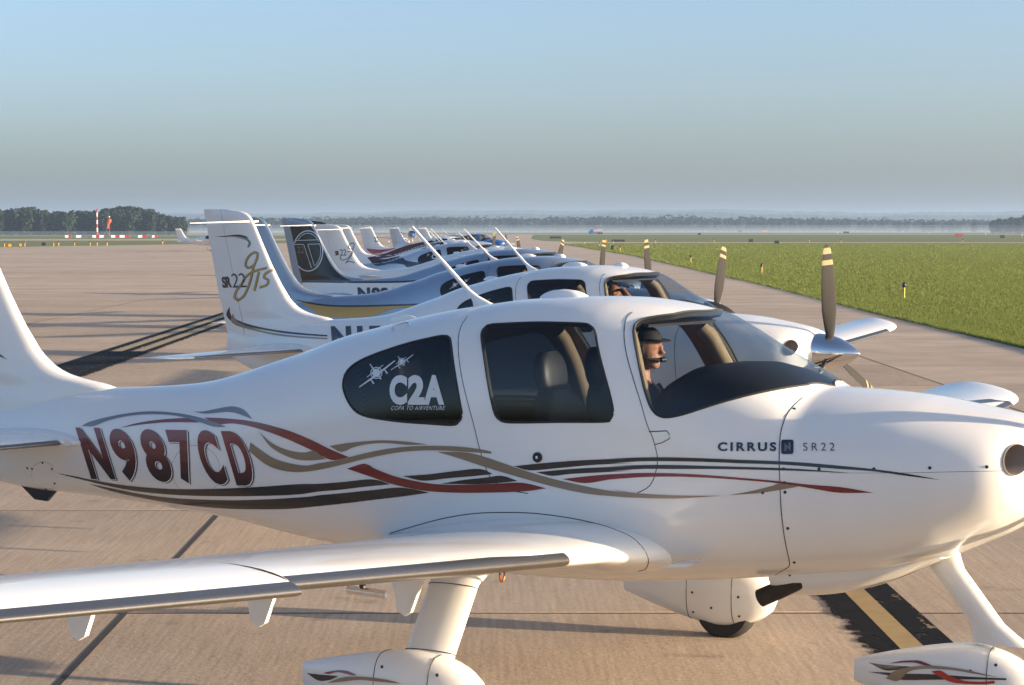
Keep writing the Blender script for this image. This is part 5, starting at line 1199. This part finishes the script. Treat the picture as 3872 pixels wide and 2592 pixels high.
for i, (x0, x1) in enumerate(((825, 905), (965, 1090), (1170, 1258), (1260, 1365), (1407, 1510), (1515, 1640), (1748, 1850), (1925, 1990))):
    u0, u1 = x0 / 3.347, x1 / 3.347; xx, yy = on_ground((u0 + u1) / 2, 899); d = yy / FPX; w = (u1 - u0) * d; r = empty('barricade', (xx, yy, -.03)); tag(r, 'low red and white barricade standing before the wood', 'barricade', 'barricades across the closed pavement')
    sec = lambda a, b: MB().loft([[(xq, -.30, 0), (xq, -.22, .25), (xq, -.12, .68), (xq, .12, .68), (xq, .22, .25), (xq, .30, 0)] for xq in (a, b)]).mesh('block', smooth=False)
    obj('block', sec(-w / 2, .02 * w), M['outline'], r); obj('block', sec(.02 * w, w / 2), M['sign_red'] if i % 2 == 0 or i > 3 else M['grey_stripe'], r)
# striped mast and windsock
Y = 790; r = empty('striped_mast', (at_dist(369.5, Y), Y, -.03)); tag(r, 'tall red and white striped mast before the wood', 'mast'); Hm = (866 - 791) / FPX * Y + CAMH
for i in range(7): obj('section', MB().tube([(0, 0, Hm * i / 7), (0, 0, Hm * (i + 1) / 7)], .30 - .012 * i, 8).mesh('section'), M['sign_red'] if i % 2 == 0 else M['outline'], r)
obj('top_light', MB().tube([(-.6, 0, Hm - .3), (0, 0, Hm), (.6, 0, Hm - .3)], .09, 6).mesh('top_light'), M['sign_red'], r)
Y = 700; r = empty('windsock', (at_dist(416, Y), Y, -.03)); tag(r, 'limp orange windsock hanging on its pole before the wood', 'windsock'); Hw = (866 - 822) / FPX * Y + CAMH
obj('pole', MB().tube([(0, 0, 0), (0, 0, Hw)], [.09, .06], 8).mesh('pole'), M['sign_red'], r); obj('top_light', MB().revolve([(0, .05), (.1, .22), (.35, .22), (.5, .05)], (0, 0, Hw - .1), (0, 0, 1), 10).mesh('top_light'), M['outline'], r)
obj('sock', MB().tube([(.35, -.1, Hw - 1.35), (0, 0, Hw - 1.25), (-.35, .02, Hw - 1.5), (-.55, 0, Hw - 2.4), (-.62, 0, Hw - 3.7)], [.72, .82, .72, .45, .30], 14).mesh('sock'), M['orange'], r)
# vehicle on the far runway
Y = 930; r = empty('service_truck', (at_dist(2252, Y), Y, -.012)); tag(r, 'small blue and white service truck on the far runway', 'truck')
obj('cab', MB().prism([(-3.1, -1.0, .5), (-3.1, -1.0, 1.3), (-2.6, -1.0, 1.45), (-2.2, -1.0, 2.2), (-1.2, -1.0, 2.2), (-1.2, -1.0, .5)], (0, 2, 0)).mesh('cab', smooth=False), M['blue'], r)
obj('tank', MB().tube([(-1.0, 0, 1.5), (-.9, 0, 1.5), (2.9, 0, 1.5), (3.0, 0, 1.5)], [.7, .95, .95, .7], 18).mesh('tank'), M['silver2'], r); obj('frame', MB().box(-3.0, 3.1, -.45, .45, .45, .62).mesh('frame', smooth=False), M['dark_metal'], r)
obj('beacon_rack', MB().box(-.5, .6, -.8, .8, 2.35, 2.7).box(-.05, .05, -.05, .05, 2.7, 3.2).mesh('beacon_rack', smooth=False), M['sign_red'], r)
MESH['truck_wheel'] = MB().revolve([(-.14, .30), (-.14, .45), (.14, .45), (.14, .30)], (0, 0, .45), (0, 1, 0), 18).mesh('wheel')
for xx in (-2.3, 1.4, 2.5):
    for yy in (-.85, .85): part('wheel', 'truck_wheel', M['rubber'], r, (xx, yy, 0))
# ------------------------------------------------------------------ the air: haze over the airfield and the low mist bank
def volume_box(name, x0, x1, y0, y1, z0, z1, dens, col, label, aniso=.2):
    o = obj(name, MB().box(x0, x1, y0, y1, z0, z1).mesh(name, smooth=False)); m = bpy.data.materials.new(name); m.use_nodes = True; t = m.node_tree; t.nodes.clear()
    out = t.nodes.new('ShaderNodeOutputMaterial'); v = t.nodes.new('ShaderNodeVolumePrincipled'); v.inputs['Color'].default_value = (*col, 1); v.inputs['Density'].default_value = dens; v.inputs['Anisotropy'].default_value = aniso
    t.links.new(v.outputs[0], out.inputs['Volume']); o.data.materials.append(m); tag(o, label, name, kind='stuff'); return o
volume_box('haze', -3600, 3600, -70, 7700, -1.2, 62, .00020, (.40, .56, .84), 'thin pale morning haze lying over the whole airfield')
for z1, d in ((1.6, .0006), (3.0, .0005), (4.6, .0004)):
    volume_box('mist', -500 - z1, 900 + z1, 1120 - z1 * 20, 1560 + z1, -1.0 - z1 * .01, z1, d, (.55, .68, .88), 'low white mist bank lying beyond the runway')
volume_box('mist', -400, -60, 640, 800, -1.0, 1.6, .0014, (.5, .62, .80), 'thin ground mist at the foot of the wood behind the windsock')
